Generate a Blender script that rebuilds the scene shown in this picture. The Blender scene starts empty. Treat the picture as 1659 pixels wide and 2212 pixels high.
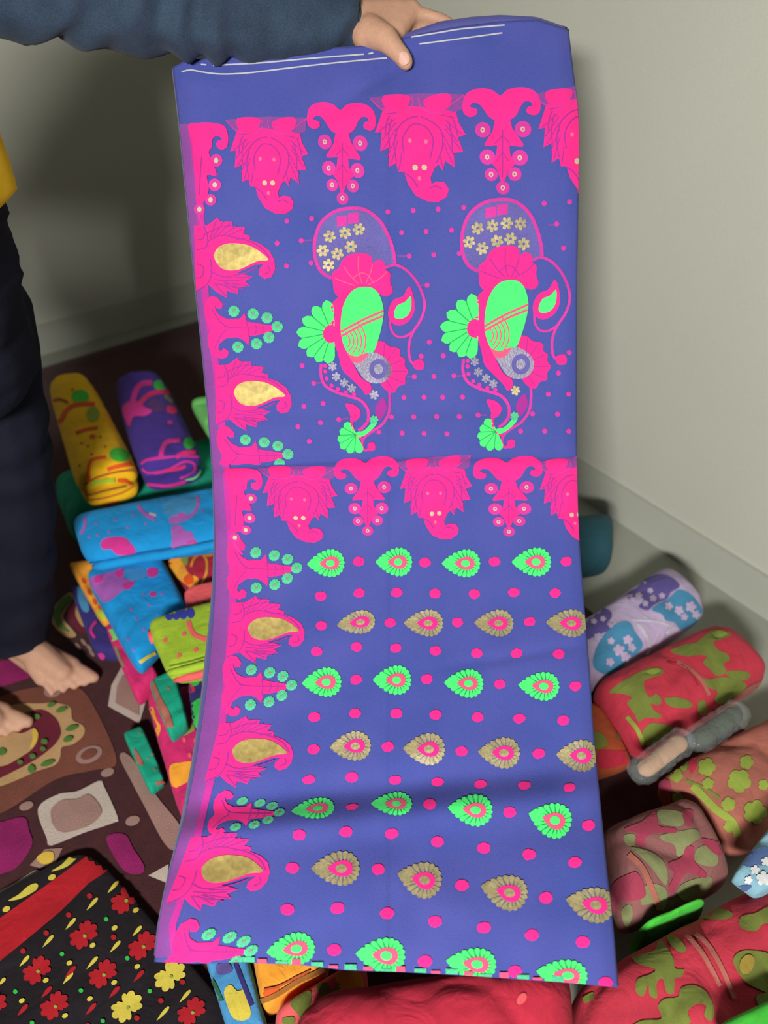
import bpy, bmesh, math, random
import numpy as np
from mathutils import Vector, Matrix, noise
from mathutils.bvhtree import BVHTree
from mathutils.geometry import delaunay_2d_cdt

random.seed(7)
SC = bpy.context.scene
COL = SC.collection

# ------------------------------------------------------------------ camera
FPX = 1670.0                      # focal length in pixels of the 1659 x 2212 frame
PITCH = math.radians(40.0)
CAMZ = 1.5
CP, SP = math.cos(PITCH), math.sin(PITCH)
cam_d = bpy.data.cameras.new('camera')
cam = bpy.data.objects.new('camera', cam_d)
COL.objects.link(cam)
cam.location = (0, 0, CAMZ)
cam.rotation_euler = (math.radians(90) - PITCH, 0, 0)
cam_d.sensor_fit = 'VERTICAL'
cam_d.sensor_height = 36.0
cam_d.lens = 36.0 * FPX / 2212.0
cam_d.clip_start = 0.02
cam_d.dof.use_dof = True
cam_d.dof.focus_distance = 1.28
cam_d.dof.aperture_fstop = 2.2
SC.camera = cam

# ------------------------------------------------------------------ world, lamps, exposure
w = bpy.data.worlds.new('world')
SC.world = w
w.use_nodes = True
bg = w.node_tree.nodes['Background']
bg.inputs[0].default_value = (0.86, 0.92, 1.0, 1)
bg.inputs[1].default_value = 0.022

def area(name, loc, target, sx, sy, energy, color):
    ld = bpy.data.lights.new(name, 'AREA')
    ld.shape = 'RECTANGLE'; ld.size = sx; ld.size_y = sy
    ld.energy = energy; ld.color = color
    o = bpy.data.objects.new(name, ld); COL.objects.link(o)
    o.location = loc
    o.rotation_euler = (Vector(target) - Vector(loc)).to_track_quat('-Z', 'Y').to_euler()
    return o
# the room's ceiling tube lamp, behind and a little left of the photographer
area('tube_lamp', (-0.46, -1.45, 1.96), (0.15, 1.3, 0.65), 0.55, 0.20, 122, (1.0, 0.985, 0.95))

SC.view_settings.view_transform = 'Standard'
SC.view_settings.look = 'None'
SC.view_settings.gamma = 1.0
SC.view_settings.exposure = 0.0
SC.view_settings.use_curve_mapping = False

# ------------------------------------------------------------------ helpers
def lin(c):
    r = []
    for v in c:
        v = v / 255.0
        r.append(v / 12.92 if v <= 0.04045 else ((v + 0.055) / 1.055) ** 2.4)
    return (r[0], r[1], r[2], 1.0)

def ray(px, py):
    s = (px - 829.5) / FPX; t = (1106.0 - py) / FPX
    return Vector((s, CP + t * SP, -SP + t * CP))
CAMP = Vector((0, 0, CAMZ))
def at(px, py, d):                # point at depth d along the view axis
    return CAMP + ray(px, py) * d
def atz(px, py, z):               # point on the level z
    r = ray(px, py)
    return CAMP + r * ((z - CAMZ) / r.z)

def tag(o, label=None, cat=None, group=None, kind=None):
    if label: o['label'] = label
    if cat: o['category'] = cat
    if group: o['group'] = group
    if kind: o['kind'] = kind
    return o
def empty(name, loc, label, cat, group=None):
    o = bpy.data.objects.new(name, None); COL.objects.link(o)
    o.location = loc; o.empty_display_size = 0.05
    return tag(o, label, cat, group)
def mesh_obj(name, verts, faces, mats, parent=None, center=None, smooth=True, mat_idx=None):
    """verts in world space; the object's origin is put at `center` (default: their mean)"""
    vs = [Vector(v) for v in verts]
    if center is None:
        c = Vector((0, 0, 0))
        for v in vs: c += v
        c /= max(1, len(vs))
    else:
        c = Vector(center)
    me = bpy.data.meshes.new(name)
    me.from_pydata([tuple(v - c) for v in vs], [], faces)
    if not isinstance(mats, (list, tuple)): mats = [mats]
    for m in mats: me.materials.append(m)
    if mat_idx is not None:
        me.polygons.foreach_set('material_index', mat_idx)
    if smooth:
        me.polygons.foreach_set('use_smooth', [True] * len(me.polygons))
    me.update()
    o = bpy.data.objects.new(name, me); COL.objects.link(o)
    if parent is not None:
        o.parent = parent
        o.location = c - world_loc(parent)
    else:
        o.location = c
    return o
def world_loc(o):
    v = Vector(o.location)
    while o.parent is not None:
        o = o.parent; v = v + Vector(o.location)
    return v

# ------------------------------------------------------------------ materials
MATS = {}
def nodes_of(m):
    m.use_nodes = True
    nt = m.node_tree
    return nt, nt.nodes, nt.links, nt.nodes['Principled BSDF']
def fabric(name, rgb, rough=0.85, var=0.10, scale=900.0, blotch=14.0, sheen=0.03, metallic=0.0, bump=0.25, rgb2=None):
    if name in MATS: return MATS[name]
    m = bpy.data.materials.new(name); MATS[name] = m
    nt, N, L, P = nodes_of(m)
    tc = N.new('ShaderNodeTexCoord')
    n1 = N.new('ShaderNodeTexNoise'); n1.inputs['Scale'].default_value = blotch; n1.inputs['Detail'].default_value = 4
    n2 = N.new('ShaderNodeTexNoise'); n2.inputs['Scale'].default_value = scale; n2.inputs['Detail'].default_value = 1
    L.new(tc.outputs['Object'], n1.inputs['Vector']); L.new(tc.outputs['Object'], n2.inputs['Vector'])
    add = N.new('ShaderNodeMath'); add.operation = 'ADD'
    L.new(n1.outputs['Fac'], add.inputs[0]); L.new(n2.outputs['Fac'], add.inputs[1])
    mr = N.new('ShaderNodeMapRange'); mr.inputs['From Min'].default_value = 0.6; mr.inputs['From Max'].default_value = 1.4
    L.new(add.outputs[0], mr.inputs['Value'])
    mix = N.new('ShaderNodeMix'); mix.data_type = 'RGBA'
    c = lin(rgb)
    if rgb2 is None:
        a = tuple(max(0, x * (1 - 2 * var)) for x in c[:3]) + (1,)
        b = tuple(min(1, x * (1 + 2 * var)) for x in c[:3]) + (1,)
    else:
        a, b = c, lin(rgb2)
    mix.inputs['A'].default_value = a; mix.inputs['B'].default_value = b
    L.new(mr.outputs['Result'], mix.inputs['Factor'])
    L.new(mix.outputs['Result'], P.inputs['Base Color'])
    P.inputs['Roughness'].default_value = rough
    P.inputs['Metallic'].default_value = metallic
    P.inputs['Specular IOR Level'].default_value = 0.25
    P.inputs['Sheen Weight'].default_value = sheen
    P.inputs['Sheen Roughness'].default_value = 0.5
    if bump:
        b_ = N.new('ShaderNodeBump'); b_.inputs['Strength'].default_value = bump; b_.inputs['Distance'].default_value = 0.002
        L.new(n2.outputs['Fac'], b_.inputs['Height']); L.new(b_.outputs['Normal'], P.inputs['Normal'])
        if name.startswith('cloth_'):                              # soft creases of folded cloth
            n3 = N.new('ShaderNodeTexNoise'); n3.inputs['Scale'].default_value = 13; n3.inputs['Detail'].default_value = 3; n3.inputs['Distortion'].default_value = 1.6
            L.new(tc.outputs['Object'], n3.inputs['Vector'])
            b2 = N.new('ShaderNodeBump'); b2.inputs['Strength'].default_value = 0.5; b2.inputs['Distance'].default_value = 0.012
            L.new(n3.outputs['Fac'], b2.inputs['Height']); L.new(b2.outputs['Normal'], b_.inputs['Normal'])
    return m
def gold(name, rgb, rough=0.38, scale=160.0):
    if name in MATS: return MATS[name]
    m = fabric(name, rgb, rough=rough, var=0.16, scale=scale, blotch=45, sheen=0, metallic=0.35, bump=0.3)
    MATS[name] = m
    return m
def camo(name, cols, scale=18.0, dist=1.2, stops=(0.0, 0.46, 0.54, 0.63)):
    """printed cloth: flat colours in blotches with constant steps"""
    if name in MATS: return MATS[name]
    m = bpy.data.materials.new(name); MATS[name] = m
    nt, N, L, P = nodes_of(m)
    tc = N.new('ShaderNodeTexCoord')
    n1 = N.new('ShaderNodeTexNoise'); n1.inputs['Scale'].default_value = scale; n1.inputs['Detail'].default_value = 1.5
    n1.inputs['Distortion'].default_value = dist
    L.new(tc.outputs['Object'], n1.inputs['Vector'])
    cr = N.new('ShaderNodeValToRGB'); cr.color_ramp.interpolation = 'CONSTANT'
    el = cr.color_ramp.elements
    while len(el) < len(cols): el.new(0.5)
    for i, c in enumerate(cols):
        el[i].position = stops[i]; el[i].color = lin(c)
    L.new(n1.outputs['Fac'], cr.inputs['Fac'])
    n2 = N.new('ShaderNodeTexNoise'); n2.inputs['Scale'].default_value = 800
    L.new(tc.outputs['Object'], n2.inputs['Vector'])
    hs = N.new('ShaderNodeMix'); hs.data_type = 'RGBA'; hs.blend_type = 'MULTIPLY'; hs.inputs['Factor'].default_value = 0.3
    L.new(cr.outputs['Color'], hs.inputs['A']); L.new(n2.outputs['Color'], hs.inputs['B'])
    L.new(cr.outputs['Color'], P.inputs['Base Color'])
    P.inputs['Roughness'].default_value = 0.8
    P.inputs['Specular IOR Level'].default_value = 0.3
    b_ = N.new('ShaderNodeBump'); b_.inputs['Strength'].default_value = 0.2; b_.inputs['Distance'].default_value = 0.002
    L.new(n2.outputs['Fac'], b_.inputs['Height']); L.new(b_.outputs['Normal'], P.inputs['Normal'])
    return m
def plaster(name, rgb):
    m = fabric(name, rgb, rough=0.9, var=0.025, scale=220, blotch=1.6, sheen=0, bump=0.05)
    return m
def plastic(name, rgb, alpha=0.35):
    if name in MATS: return MATS[name]
    m = bpy.data.materials.new(name); MATS[name] = m
    nt, N, L, P = nodes_of(m)
    tc = N.new('ShaderNodeTexCoord')
    n1 = N.new('ShaderNodeTexNoise'); n1.inputs['Scale'].default_value = 45; n1.inputs['Detail'].default_value = 3
    L.new(tc.outputs['Object'], n1.inputs['Vector'])
    b_ = N.new('ShaderNodeBump'); b_.inputs['Strength'].default_value = 0.9; b_.inputs['Distance'].default_value = 0.01
    L.new(n1.outputs['Fac'], b_.inputs['Height']); L.new(b_.outputs['Normal'], P.inputs['Normal'])
    P.inputs['Base Color'].default_value = lin(rgb)
    P.inputs['Roughness'].default_value = 0.1
    P.inputs['Alpha'].default_value = alpha
    return m

# ------------------------------------------------------------------ 2-D outlines (photo pixels)
def cmap(sc, ox, oy):
    return lambda pts: [(x / sc + ox, y / sc + oy) for x, y in pts]
C1 = cmap(3.318, 360, 0); C2 = cmap(3.072, 760, 0); C3 = cmap(3.607, 400, 420); C4 = cmap(2.592, 620, 420)
C5 = cmap(3.95, 440, 960); C7 = cmap(3.614, 1200, 1150); C8 = cmap(3.868, 1250, 1640)
CL = cmap(3.318, 0, 780); CM = cmap(3.318, 0, 1180); CF = cmap(6.32, 0, 1350); CG = cmap(3.867, 0, 1640)
CB = cmap(2.86, 320, 1900); CLL = cmap(3.072, 320, 1440); CBR = cmap(2.9625, 840, 1900)

def spline(pts, closed=True, step=6.0):
    P = [np.array(p, float) for p in pts]; n = len(P); out = []
    rng = range(n) if closed else range(n - 1)
    for i in rng:
        if closed:
            a, b, c, d = P[i - 1], P[i], P[(i + 1) % n], P[(i + 2) % n]
        else:
            a, b, c, d = P[max(i - 1, 0)], P[i], P[i + 1], P[min(i + 2, n - 1)]
        k = max(1, int(np.linalg.norm(c - b) / step))
        for j in range(k):
            t = j / k
            q = 0.5 * ((2 * b) + (c - a) * t + (2 * a - 5 * b + 4 * c - d) * t * t + (3 * b - a - 3 * c + d) * t ** 3)
            out.append((q[0], q[1]))
    if not closed: out.append(tuple(P[-1]))
    return out
def resample(pts, step=6.0):
    out = []; n = len(pts)
    for i in range(n):
        a = np.array(pts[i], float); b = np.array(pts[(i + 1) % n], float)
        k = max(1, int(np.linalg.norm(b - a) / step))
        for j in range(k):
            q = a + (b - a) * j / k
            out.append((q[0], q[1]))
    return out
def ell(cx, cy, rx, ry=None, rot=0.0, n=None):
    ry = rx if ry is None else ry
    n = n or max(10, int(max(rx, ry) * 1.2)); n = min(n, 40)
    c, s = math.cos(rot), math.sin(rot)
    return [(cx + rx * math.cos(2 * math.pi * i / n) * c - ry * math.sin(2 * math.pi * i / n) * s,
             cy + rx * math.cos(2 * math.pi * i / n) * s + ry * math.sin(2 * math.pi * i / n) * c) for i in range(n)]
def stroke(pts, wd, smooth=True, taper=False):
    c = spline(pts, closed=False, step=6) if smooth else list(pts)
    if not smooth:
        r = []
        for i in range(len(c) - 1):
            a = np.array(c[i], float); b = np.array(c[i + 1], float); k = max(1, int(np.linalg.norm(b - a) / 6))
            r += [tuple(a + (b - a) * j / k) for j in range(k)]
        c = r + [c[-1]]
    c = np.array(c, float); n = len(c)
    tn = np.gradient(c, axis=0); ln = np.linalg.norm(tn, axis=1, keepdims=True); ln[ln == 0] = 1; tn = tn / ln
    nm = np.stack([-tn[:, 1], tn[:, 0]], 1)
    hw = np.full((n, 1), wd / 2.0)
    if taper:
        hw = hw * np.clip(np.sin(np.linspace(0.15, math.pi - 0.05, n)), 0.12, 1)[:, None]
    a = c + nm * hw; b = c - nm * hw
    return [tuple(p) for p in a] + [tuple(p) for p in b[::-1]]
def petal(hub, tip, wd, n=14):
    hx, hy = hub; tx, ty = tip
    L_ = math.hypot(tx - hx, ty - hy); ux, uy = (tx - hx) / L_, (ty - hy) / L_
    up = []; dn = []
    for i in range(n + 1):
        t = i / n
        if t < 0.72: hw = wd / 2 * (0.16 + 0.84 * t / 0.72)
        else: hw = wd / 2 * math.sqrt(max(0, 1 - ((t - 0.72) / 0.28) ** 2))
        px, py = hx + ux * L_ * t, hy + uy * L_ * t
        up.append((px - uy * hw, py + ux * hw)); dn.append((px + uy * hw, py - ux * hw))
    return up + dn[::-1]
def flower(cx, cy, r, n=6, rot=0.0, k=0.62):
    out = []
    for i in range(n * 6):
        a = 2 * math.pi * i / (n * 6)
        rr = r * (k + (1 - k) * abs(math.cos(n * a / 2)) ** 0.6)
        out.append((cx + rr * math.cos(a + rot), cy + rr * math.sin(a + rot)))
    return out
def teardrop(cx, cy, wd, hg, rot=0.0, scallop=0, amp=0.0, n=60, m=0.75):
    out = []; c, s = math.cos(rot), math.sin(rot)
    for i in range(n):
        th = 2 * math.pi * i / n
        x = -math.cos(th); y = math.sin(th) * abs(math.sin(th / 2)) ** m
        if scallop:
            f = 1 + amp * abs(math.sin(scallop * th / 2)); x *= f; y *= f
        x *= wd / 2; y *= hg / 2 / 0.84
        out.append((cx + x * c - y * s, cy + x * s + y * c))
    return out
def warp(pts, src, dst, sx=1.0, sy=1.0, shear=0.0, shy=0.0, ymax=None):
    out = []
    for x, y in pts:
        dx, dy = x - src[0], y - src[1]
        X = dst[0] + dx * sx + dy * sy * shear; Y = dst[1] + dy * sy + dx * sx * shy
        if ymax is not None: Y = min(Y, ymax)
        out.append((X, Y))
    return out
def tri2d(poly, grid=9.0):
    """triangulate an outline with inner points so that it can follow a curved surface"""
    poly = resample(poly, grid)
    q = []
    for p in poly:
        if not q or math.hypot(p[0] - q[-1][0], p[1] - q[-1][1]) > 0.25: q.append(p)
    if len(q) > 2 and math.hypot(q[0][0] - q[-1][0], q[0][1] - q[-1][1]) < 0.25: q.pop()
    if len(q) < 3: return [], []
    xs = [p[0] for p in q]; ys = [p[1] for p in q]
    vs = [Vector(p) for p in q]; nb = len(vs)
    gx = np.arange(min(xs) + grid * 0.5, max(xs), grid); gy = np.arange(min(ys) + grid * 0.5, max(ys), grid)
    for i, yy in enumerate(gy):
        for xx in gx: vs.append(Vector((xx + (grid * 0.5 if i % 2 else 0), yy)))
    try:
        r = delaunay_2d_cdt(vs, [], [list(range(nb))], 1, 1e-4)
    except Exception:
        return [], []
    V = [(v.x, v.y) for v in r[0]]
    return V, [list(f) for f in r[2]]

# ================================================================== THE SETTING
def slab(name, pts, z0, z1, mat, kind='structure', parent=None, grid=0):
    vs = [(x, y, z0) for x, y in pts] + [(x, y, z1) for x, y in pts]
    n = len(pts)
    fs = [list(range(n))[::-1], list(range(n, 2 * n))]
    fs += [[i, (i + 1) % n, n + (i + 1) % n, n + i] for i in range(n)]
    o = mesh_obj(name, vs, fs, mat, parent, smooth=False)
    if kind and parent is None: o['kind'] = kind
    return o

M_WALL = plaster('wall_plaster', (192, 192, 178))
M_SKIRT = plaster('skirting_paint', (176, 178, 165))
M_FLOOR = plaster('floor_cement', (158, 160, 148))
SKH = 0.12
A2 = atz(1290, 1020, SKH); B2 = atz(1659, 1250, SKH)
wd_ = Vector((B2.x - A2.x, B2.y - A2.y)).normalized()         # right wall, running towards the camera
wl_ = Vector((wd_.y, -wd_.x))                                  # left wall direction (away from the corner)
if wl_.x > 0: wl_ = -wl_
G2 = atz(300, 645, SKH)
# corner: A2 - s*wd = G2 - k*wl
mm = np.array([[-wd_.x, wl_.x], [-wd_.y, wl_.y]]); rhs = np.array([G2.x - A2.x, G2.y - A2.y])
s_, k_ = np.linalg.solve(mm, rhs)
CORN = Vector((A2.x - s_ * wd_.x, A2.y - s_ * wd_.y))
inn_r = wl_.copy(); inn_l = wd_.copy()                         # inward normals of right / left wall
def wall(name, a, b, back, z0, z1, t, mat):
    pts = [(a.x, a.y), (b.x, b.y), (b.x + back.x * t, b.y + back.y * t), (a.x + back.x * t, a.y + back.y * t)]
    return slab(name, pts, z0, z1, mat)
SKT = 0.012
RW = CORN - inn_r * SKT; LWc = CORN - inn_l * SKT
cw = CORN - inn_r * SKT - inn_l * SKT                          # wall corner behind the skirting
wall('wall_right', cw, cw + wd_ * 4.2, -inn_r, 0.0, 2.7, 0.1, M_WALL)
wall('wall_left', cw - inn_r * 0.1, cw + wl_ * 3.2, -inn_l, 0.0, 2.7, 0.1, M_WALL)
wall('baseboard_right', CORN, CORN + wd_ * 4.1, -inn_r, 0.0, SKH, SKT, M_SKIRT)
wall('baseboard_left', CORN + wl_ * 0.0, CORN + wl_ * 3.1, -inn_l, 0.0, SKH, SKT, M_SKIRT)
fl = [CORN + wd_ * -0.1 + wl_ * -0.1, CORN + wd_ * 4.2 + wl_ * -0.1, CORN + wd_ * 4.2 + wl_ * 3.2, CORN + wd_ * -0.1 + wl_ * 3.2]
slab('floor', [(p.x, p.y) for p in fl], -0.06, 0.0, M_FLOOR)

# ================================================================== PATCHES PRINTED ON SURFACES
BVH = {}
B_PILE = None
def bvh_of(o):
    if o.name not in BVH:
        c = world_loc(o)
        BVH[o.name] = BVHTree.FromPolygons([Vector(v.co) + c for v in o.data.vertices], [list(p.vertices) for p in o.data.polygons])
    return BVH[o.name]
def printed(surface, root, name, poly, mat, off=0.0012, grid=10.0, label=None):
    """a flat motif of the cloth: its outline is laid on the surface of `surface` and lies `off` proud of it"""
    V, F = tri2d(poly, grid)
    if not F: return None
    if surface is not B_PILE: off = off * 0.85
    tree = bvh_of(surface); P = []; ok = []
    for x, y in V:
        d = ray(x, y).normalized()
        h, nrm, i_, dist = tree.ray_cast(CAMP, d)
        if h is None: P.append(CAMP); ok.append(False)
        else:
            if nrm.dot(d) > 0: nrm = -nrm
            P.append(h + nrm * off - d * off * 0.6); ok.append(True)
    F2 = []
    for f in F:
        if not all(ok[i] for i in f): continue
        e = max((P[f[i]] - P[f[i - 1]]).length for i in range(3))
        if e > 0.06: continue
        F2.append(f)
    if not F2: return None
    par = list(range(len(P)))
    def fnd(i):
        while par[i] != i: par[i] = par[par[i]]; i = par[i]
        return i
    for f in F2:
        a_ = fnd(f[0])
        for i in f[1:]: par[fnd(i)] = a_
    cnt = {}
    for f in F2: cnt[fnd(f[0])] = cnt.get(fnd(f[0]), 0) + 1
    best = max(cnt, key=cnt.get)
    F2 = [f for f in F2 if fnd(f[0]) == best]                  # one patch stays one piece
    used = sorted(set(i for f in F2 for i in f)); ix = {k: i for i, k in enumerate(used)}
    o = mesh_obj(name, [P[i] for i in used], [[ix[i] for i in f] for f in F2], mat, root)
    if label: o['label'] = label
    return o

# ================================================================== FLOOR BLANKET WITH PRINTED PATTERN
M_CARPET = fabric('blanket_maroon', (66, 28, 31), var=0.16, scale=420, blotch=30, sheen=0.12, bump=0.8)
def blanket():
    e = empty('patterned_blanket', (-0.3, 0.9, 0.0), 'maroon plush blanket with beige and magenta print spread over the floor', 'blanket')
    p0 = CORN + wd_ * 0.10 + wl_ * 0.34
    c = [p0, p0 + wd_ * 2.6, p0 + wd_ * 2.6 + wl_ * 2.3, p0 + wl_ * 2.3]
    nx = ny = 60; vs = []; fs = []
    for j in range(ny + 1):
        for i in range(nx + 1):
            u, v = i / nx, j / ny
            q = c[0] + (c[1] - c[0]) * u + (c[3] - c[0]) * v
            ed = min(u, v, 1 - u, 1 - v)
            z = 0.012 * min(1, ed * 60) + 0.004 * noise.noise(Vector((q.x * 3, q.y * 3, 0)))*min(1, ed*20) + 0.001
            vs.append((q.x, q.y, max(z, 0.0008)))
    for j in range(ny):
        for i in range(nx):
            a = j * (nx + 1) + i
            fs.append([a, a + 1, a + nx + 2, a + nx + 1])
    return e, mesh_obj('pile', vs, fs, M_CARPET, e)
B_ROOT, B_PILE = blanket()
BM = dict(
    brown=fabric('print_brown', (118, 68, 54), var=0.12, scale=420, bump=0.6),
    beige=fabric('print_beige', (184, 146, 100), var=0.1, scale=420, bump=0.6),
    cream=fabric('print_cream', (186, 170, 158), var=0.08, scale=420, bump=0.6),
    rose=fabric('print_rose', (154, 120, 110), var=0.1, scale=420, bump=0.6),
    magenta=fabric('print_magenta', (134, 26, 88), var=0.22, scale=420, bump=0.6),
    wine=fabric('print_wine', (104, 28, 46), var=0.15, scale=420, bump=0.6),
    green=fabric('print_green', (78, 120, 52), var=0.15, scale=420, bump=0.6),
    yellow=fabric('print_yellow', (214, 178, 70), var=0.1, scale=420, bump=0.6),
)
def bp(name, pts, m, off=0.0015, smooth=True):
    return printed(B_PILE, B_ROOT, name, spline(pts) if smooth else pts, BM[m], off, 12)
bp('medallion_print', [(5, 1505), (100, 1482), (165, 1484), (205, 1530), (252, 1645), (200, 1665), (120, 1685), (-10, 1760), (-60, 1700), (-60, 1560)], 'brown')
bp('petal_print', CF([(600, 1080), (720, 1065), (950, 1120), (980, 1210), (1000, 1310), (1120, 1370), (1165, 1440), (1130, 1540), (1000, 1640), (850, 1680), (830, 1800), (760, 1920), (500, 2010), (300, 2100), (0, 2212), (-300, 2212), (-300, 1300), (200, 1100)]), 'beige', 0.003)
bp('ring_print', CF([(350, 1210), (580, 1175), (770, 1300), (835, 1480), (790, 1600), (690, 1710), (450, 1880), (0, 2110), (-250, 2200), (-250, 1400), (60, 1250)]), 'wine', 0.0045)
bp('centre_print', CF([(0, 1950), (350, 1790), (500, 1650), (535, 1500), (470, 1430), (300, 1500), (0, 1450), (-200, 1700)]), 'beige', 0.006)
bp('centre_edge_print', CF([(420, 1720), (500, 1640), (535, 1510), (480, 1430), (450, 1480), (460, 1580)]), 'yellow', 0.0072)
for x, y, a, b in ((710, 1110, 60, 35), (850, 1180, 80, 35), (990, 1430, 90, 38), (940, 1580, 70, 40), (660, 1910, 100, 36), (440, 1990, 50, 60)):
    printed(B_PILE, B_ROOT, 'leaf_print', ell(x / 6.32, 1350 + y / 6.32, a / 6.32, b / 6.32, -0.3), BM['green'], 0.0065, 8)
for x, y, a in ((390, 1255, 40), (520, 1280, 44), (620, 1620, 46), (460, 1820, 44), (290, 1900, 40), (600, 1720, 40), (40, 1760, 62)):
    printed(B_PILE, B_ROOT, 'leaf_print', ell(x / 6.32, 1350 + y / 6.32, a / 6.32, a / 7.5), BM['green'], 0.0085, 8)
for x, y, a, b in ((730, 900, 130, 95), (1220, 1780, 190, 110)):
    printed(B_PILE, B_ROOT, 'oval_print', ell(x / 6.32, 1350 + y / 6.32, a / 6.32, b / 6.32, -0.4), BM['rose'], 0.003, 8)
    printed(B_PILE, B_ROOT, 'oval_print', ell(x / 6.32, 1350 + y / 6.32, a * .62 / 6.32, b * .58 / 6.32, -0.4), BM['brown'], 0.0045, 8)
bp('spot_print', CF([(-200, 540), (0, 495), (300, 480), (480, 520), (530, 600), (480, 690), (250, 780), (0, 850), (-200, 860)]), 'magenta', 0.002)
bp('block_print', CG([(320, 420), (480, 300), (650, 270), (830, 185), (870, 230), (985, 490), (950, 535), (700, 620), (430, 725), (395, 670)]), 'cream', 0.002)
bp('block_print', CG([(430, 430), (520, 350), (640, 340), (740, 300), (820, 370), (850, 460), (750, 560), (540, 620), (450, 560)]), 'rose', 0.0035)
bp('block_print', CG([(-150, 560), (0, 530), (200, 490), (245, 600), (270, 720), (150, 900), (0, 965), (-150, 980)]), 'magenta', 0.002)
bp('block_print', CG([(890, 665), (1040, 630), (1110, 740), (1210, 910), (1150, 965), (1020, 915)]), 'magenta', 0.002)
bp('block_print', CG([(250, 890), (380, 755), (525, 745), (460, 880), (340, 915)]), 'rose', 0.002, False)
bp('spot_print', CG([(310, 830), (380, 780), (450, 790), (440, 870), (350, 880)]), 'yellow', 0.0035)
bp('bar_print', CG([(-60, 1140), (120, 1040), (300, 930), (360, 960), (340, 1010), (120, 1150), (0, 1200), (-60, 1220)]), 'cream', 0.002)
for x, y, a, b in ((222, 395, 62, 34), (900, 115, 58, 34), (1110, 518, 62, 40)):
    printed(B_PILE, B_ROOT, 'spot_print', ell(x / 3.867, 1640 + y / 3.867, a / 3.867, b / 3.867, -0.35), BM['rose'], 0.002, 8)
bp('band_print', CG([(1000, -20), (1090, -20), (1310, 310), (1520, 590), (1470, 760), (1370, 700), (1210, 400), (1100, 190)]), 'rose', 0.002)
bp('band_print', CG([(1240, 975), (1410, 880), (1400, 1040)]), 'cream', 0.002, False)
bp('block_print', CM([(870, 870), (800, 1000), (775, 1150), (1000, 1275), (1050, 1100), (1000, 900)]), 'cream', 0.002, False)
bp('block_print', CM([(880, 930), (840, 1010), (830, 1130), (1000, 1220), (1000, 950)]), 'rose', 0.0035, False)
bp('leaf_print', CM([(500, 335), (528, 370), (470, 470), (460, 530), (550, 640), (480, 655), (400, 590), (360, 500), (420, 400)]), 'beige', 0.002)
bp('leaf_print', CM([(500, 350), (515, 380), (440, 480), (450, 560), (500, 620), (430, 590), (385, 500), (430, 400)]), 'green', 0.0035)
bp('spot_print', CM([(500, 440), (560, 410), (610, 480), (640, 600), (580, 620), (510, 560), (480, 500)]), 'wine', 0.002)
bp('spot_print', CM([(555, 420), (600, 470), (625, 590), (590, 580), (545, 500)]), 'beige', 0.0035)
for x, y in ((600, 690), (640, 730), (560, 720), (660, 770)):
    printed(B_PILE, B_ROOT, 'spot_print', ell(x / 3.318, 1180 + y / 3.318, 9, 4, 0.9), BM['rose'], 0.002, 6)

# ================================================================== BUNDLES: folded and rolled saris
BUN = {}
def bundle(key, name, label, cat, corners, z0, z1, mat, pa=8.0, pb=2.6, zref=0.6, wrinkle=0.004, group=None, N=44, tilt=0.0, part='cloth', folds=0, pinch=0.0):
    """soft closed bundle over a four-cornered outline; a runs TL->TR, b runs TL->BL. pa / pb: how boxy it ends in each direction"""
    zr = z0 + (z1 - z0) * zref
    Q = [atz(x, y, zr) for x, y in corners]
    c = (Q[0] + Q[1] + Q[2] + Q[3]) / 4
    group = group or {'l': 'saris heaped on the left', 'r': 'saris heaped on the right', 'b': 'saris at the near edge', 's': 'saris under the held one'}[key[0]]
    root = empty(name, (c.x, c.y, z0), label, cat, group)
    sm = [math.sin(math.pi / 2 * (2 * i / N - 1)) for i in range(N + 1)]
    hz = (z1 - z0) / 2; zm = (z0 + z1) / 2
    vs = []; idx = {}
    def P(a, b, sgn):
        u, v = (a + 1) / 2, (b + 1) / 2
        q = Q[0] * (1 - u) * (1 - v) + Q[1] * u * (1 - v) + Q[2] * u * v + Q[3] * (1 - u) * v
        f = (max(0, 1 - abs(a) ** pa) * max(0, 1 - abs(b) ** pb)) ** 0.5
        # round the corners of the outline a little
        k = 1 - 0.10 * (abs(a) ** 6) * (abs(b) ** 6)
        q = c + (q - c) * k
        z = zm + sgn * hz * f
        nz = noise.noise(Vector((q.x * 11, q.y * 11, z * 11 + len(key)))) * wrinkle
        nz += noise.noise(Vector((q.x * 34, q.y * 34, z * 30))) * wrinkle * 0.35
        cz = 1 - abs(noise.noise(Vector((q.x * 7 + 3, q.y * 7, z * 9 + 5 * len(key)))))
        nz -= wrinkle * 1.3 * max(0, cz - 0.80) * 5
        rad = (q - c); rad.z = 0
        if folds:
            ph = math.sin((z - z0) / (z1 - z0) * math.pi * folds)
            q = q + rad * (0.035 * ph * (1 - f))
        if sgn > 0: z = z + nz * f + tilt * a * f
        else: z = max(z0, z)
        q = q + rad * nz * 2
        return Vector((q.x, q.y, max(z, z0)))
    fs = []
    for sgn in (1, -1):
        for j in range(N + 1):
            for i in range(N + 1):
                edge = i in (0, N) or j in (0, N)
                kk = (i, j, 0 if edge else sgn)
                if kk not in idx:
                    idx[kk] = len(vs); vs.append(P(sm[i], sm[j], sgn))
        g = lambda i, j: idx[(i, j, 0 if (i in (0, N) or j in (0, N)) else sgn)]
        for j in range(N):
            for i in range(N):
                f = [g(i, j), g(i, j + 1), g(i + 1, j + 1), g(i + 1, j)]
                fs.append(f if sgn > 0 else f[::-1])
    o = mesh_obj(part, vs, fs, mat, root)
    BUN[key] = (o, root)
    return o
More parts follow.
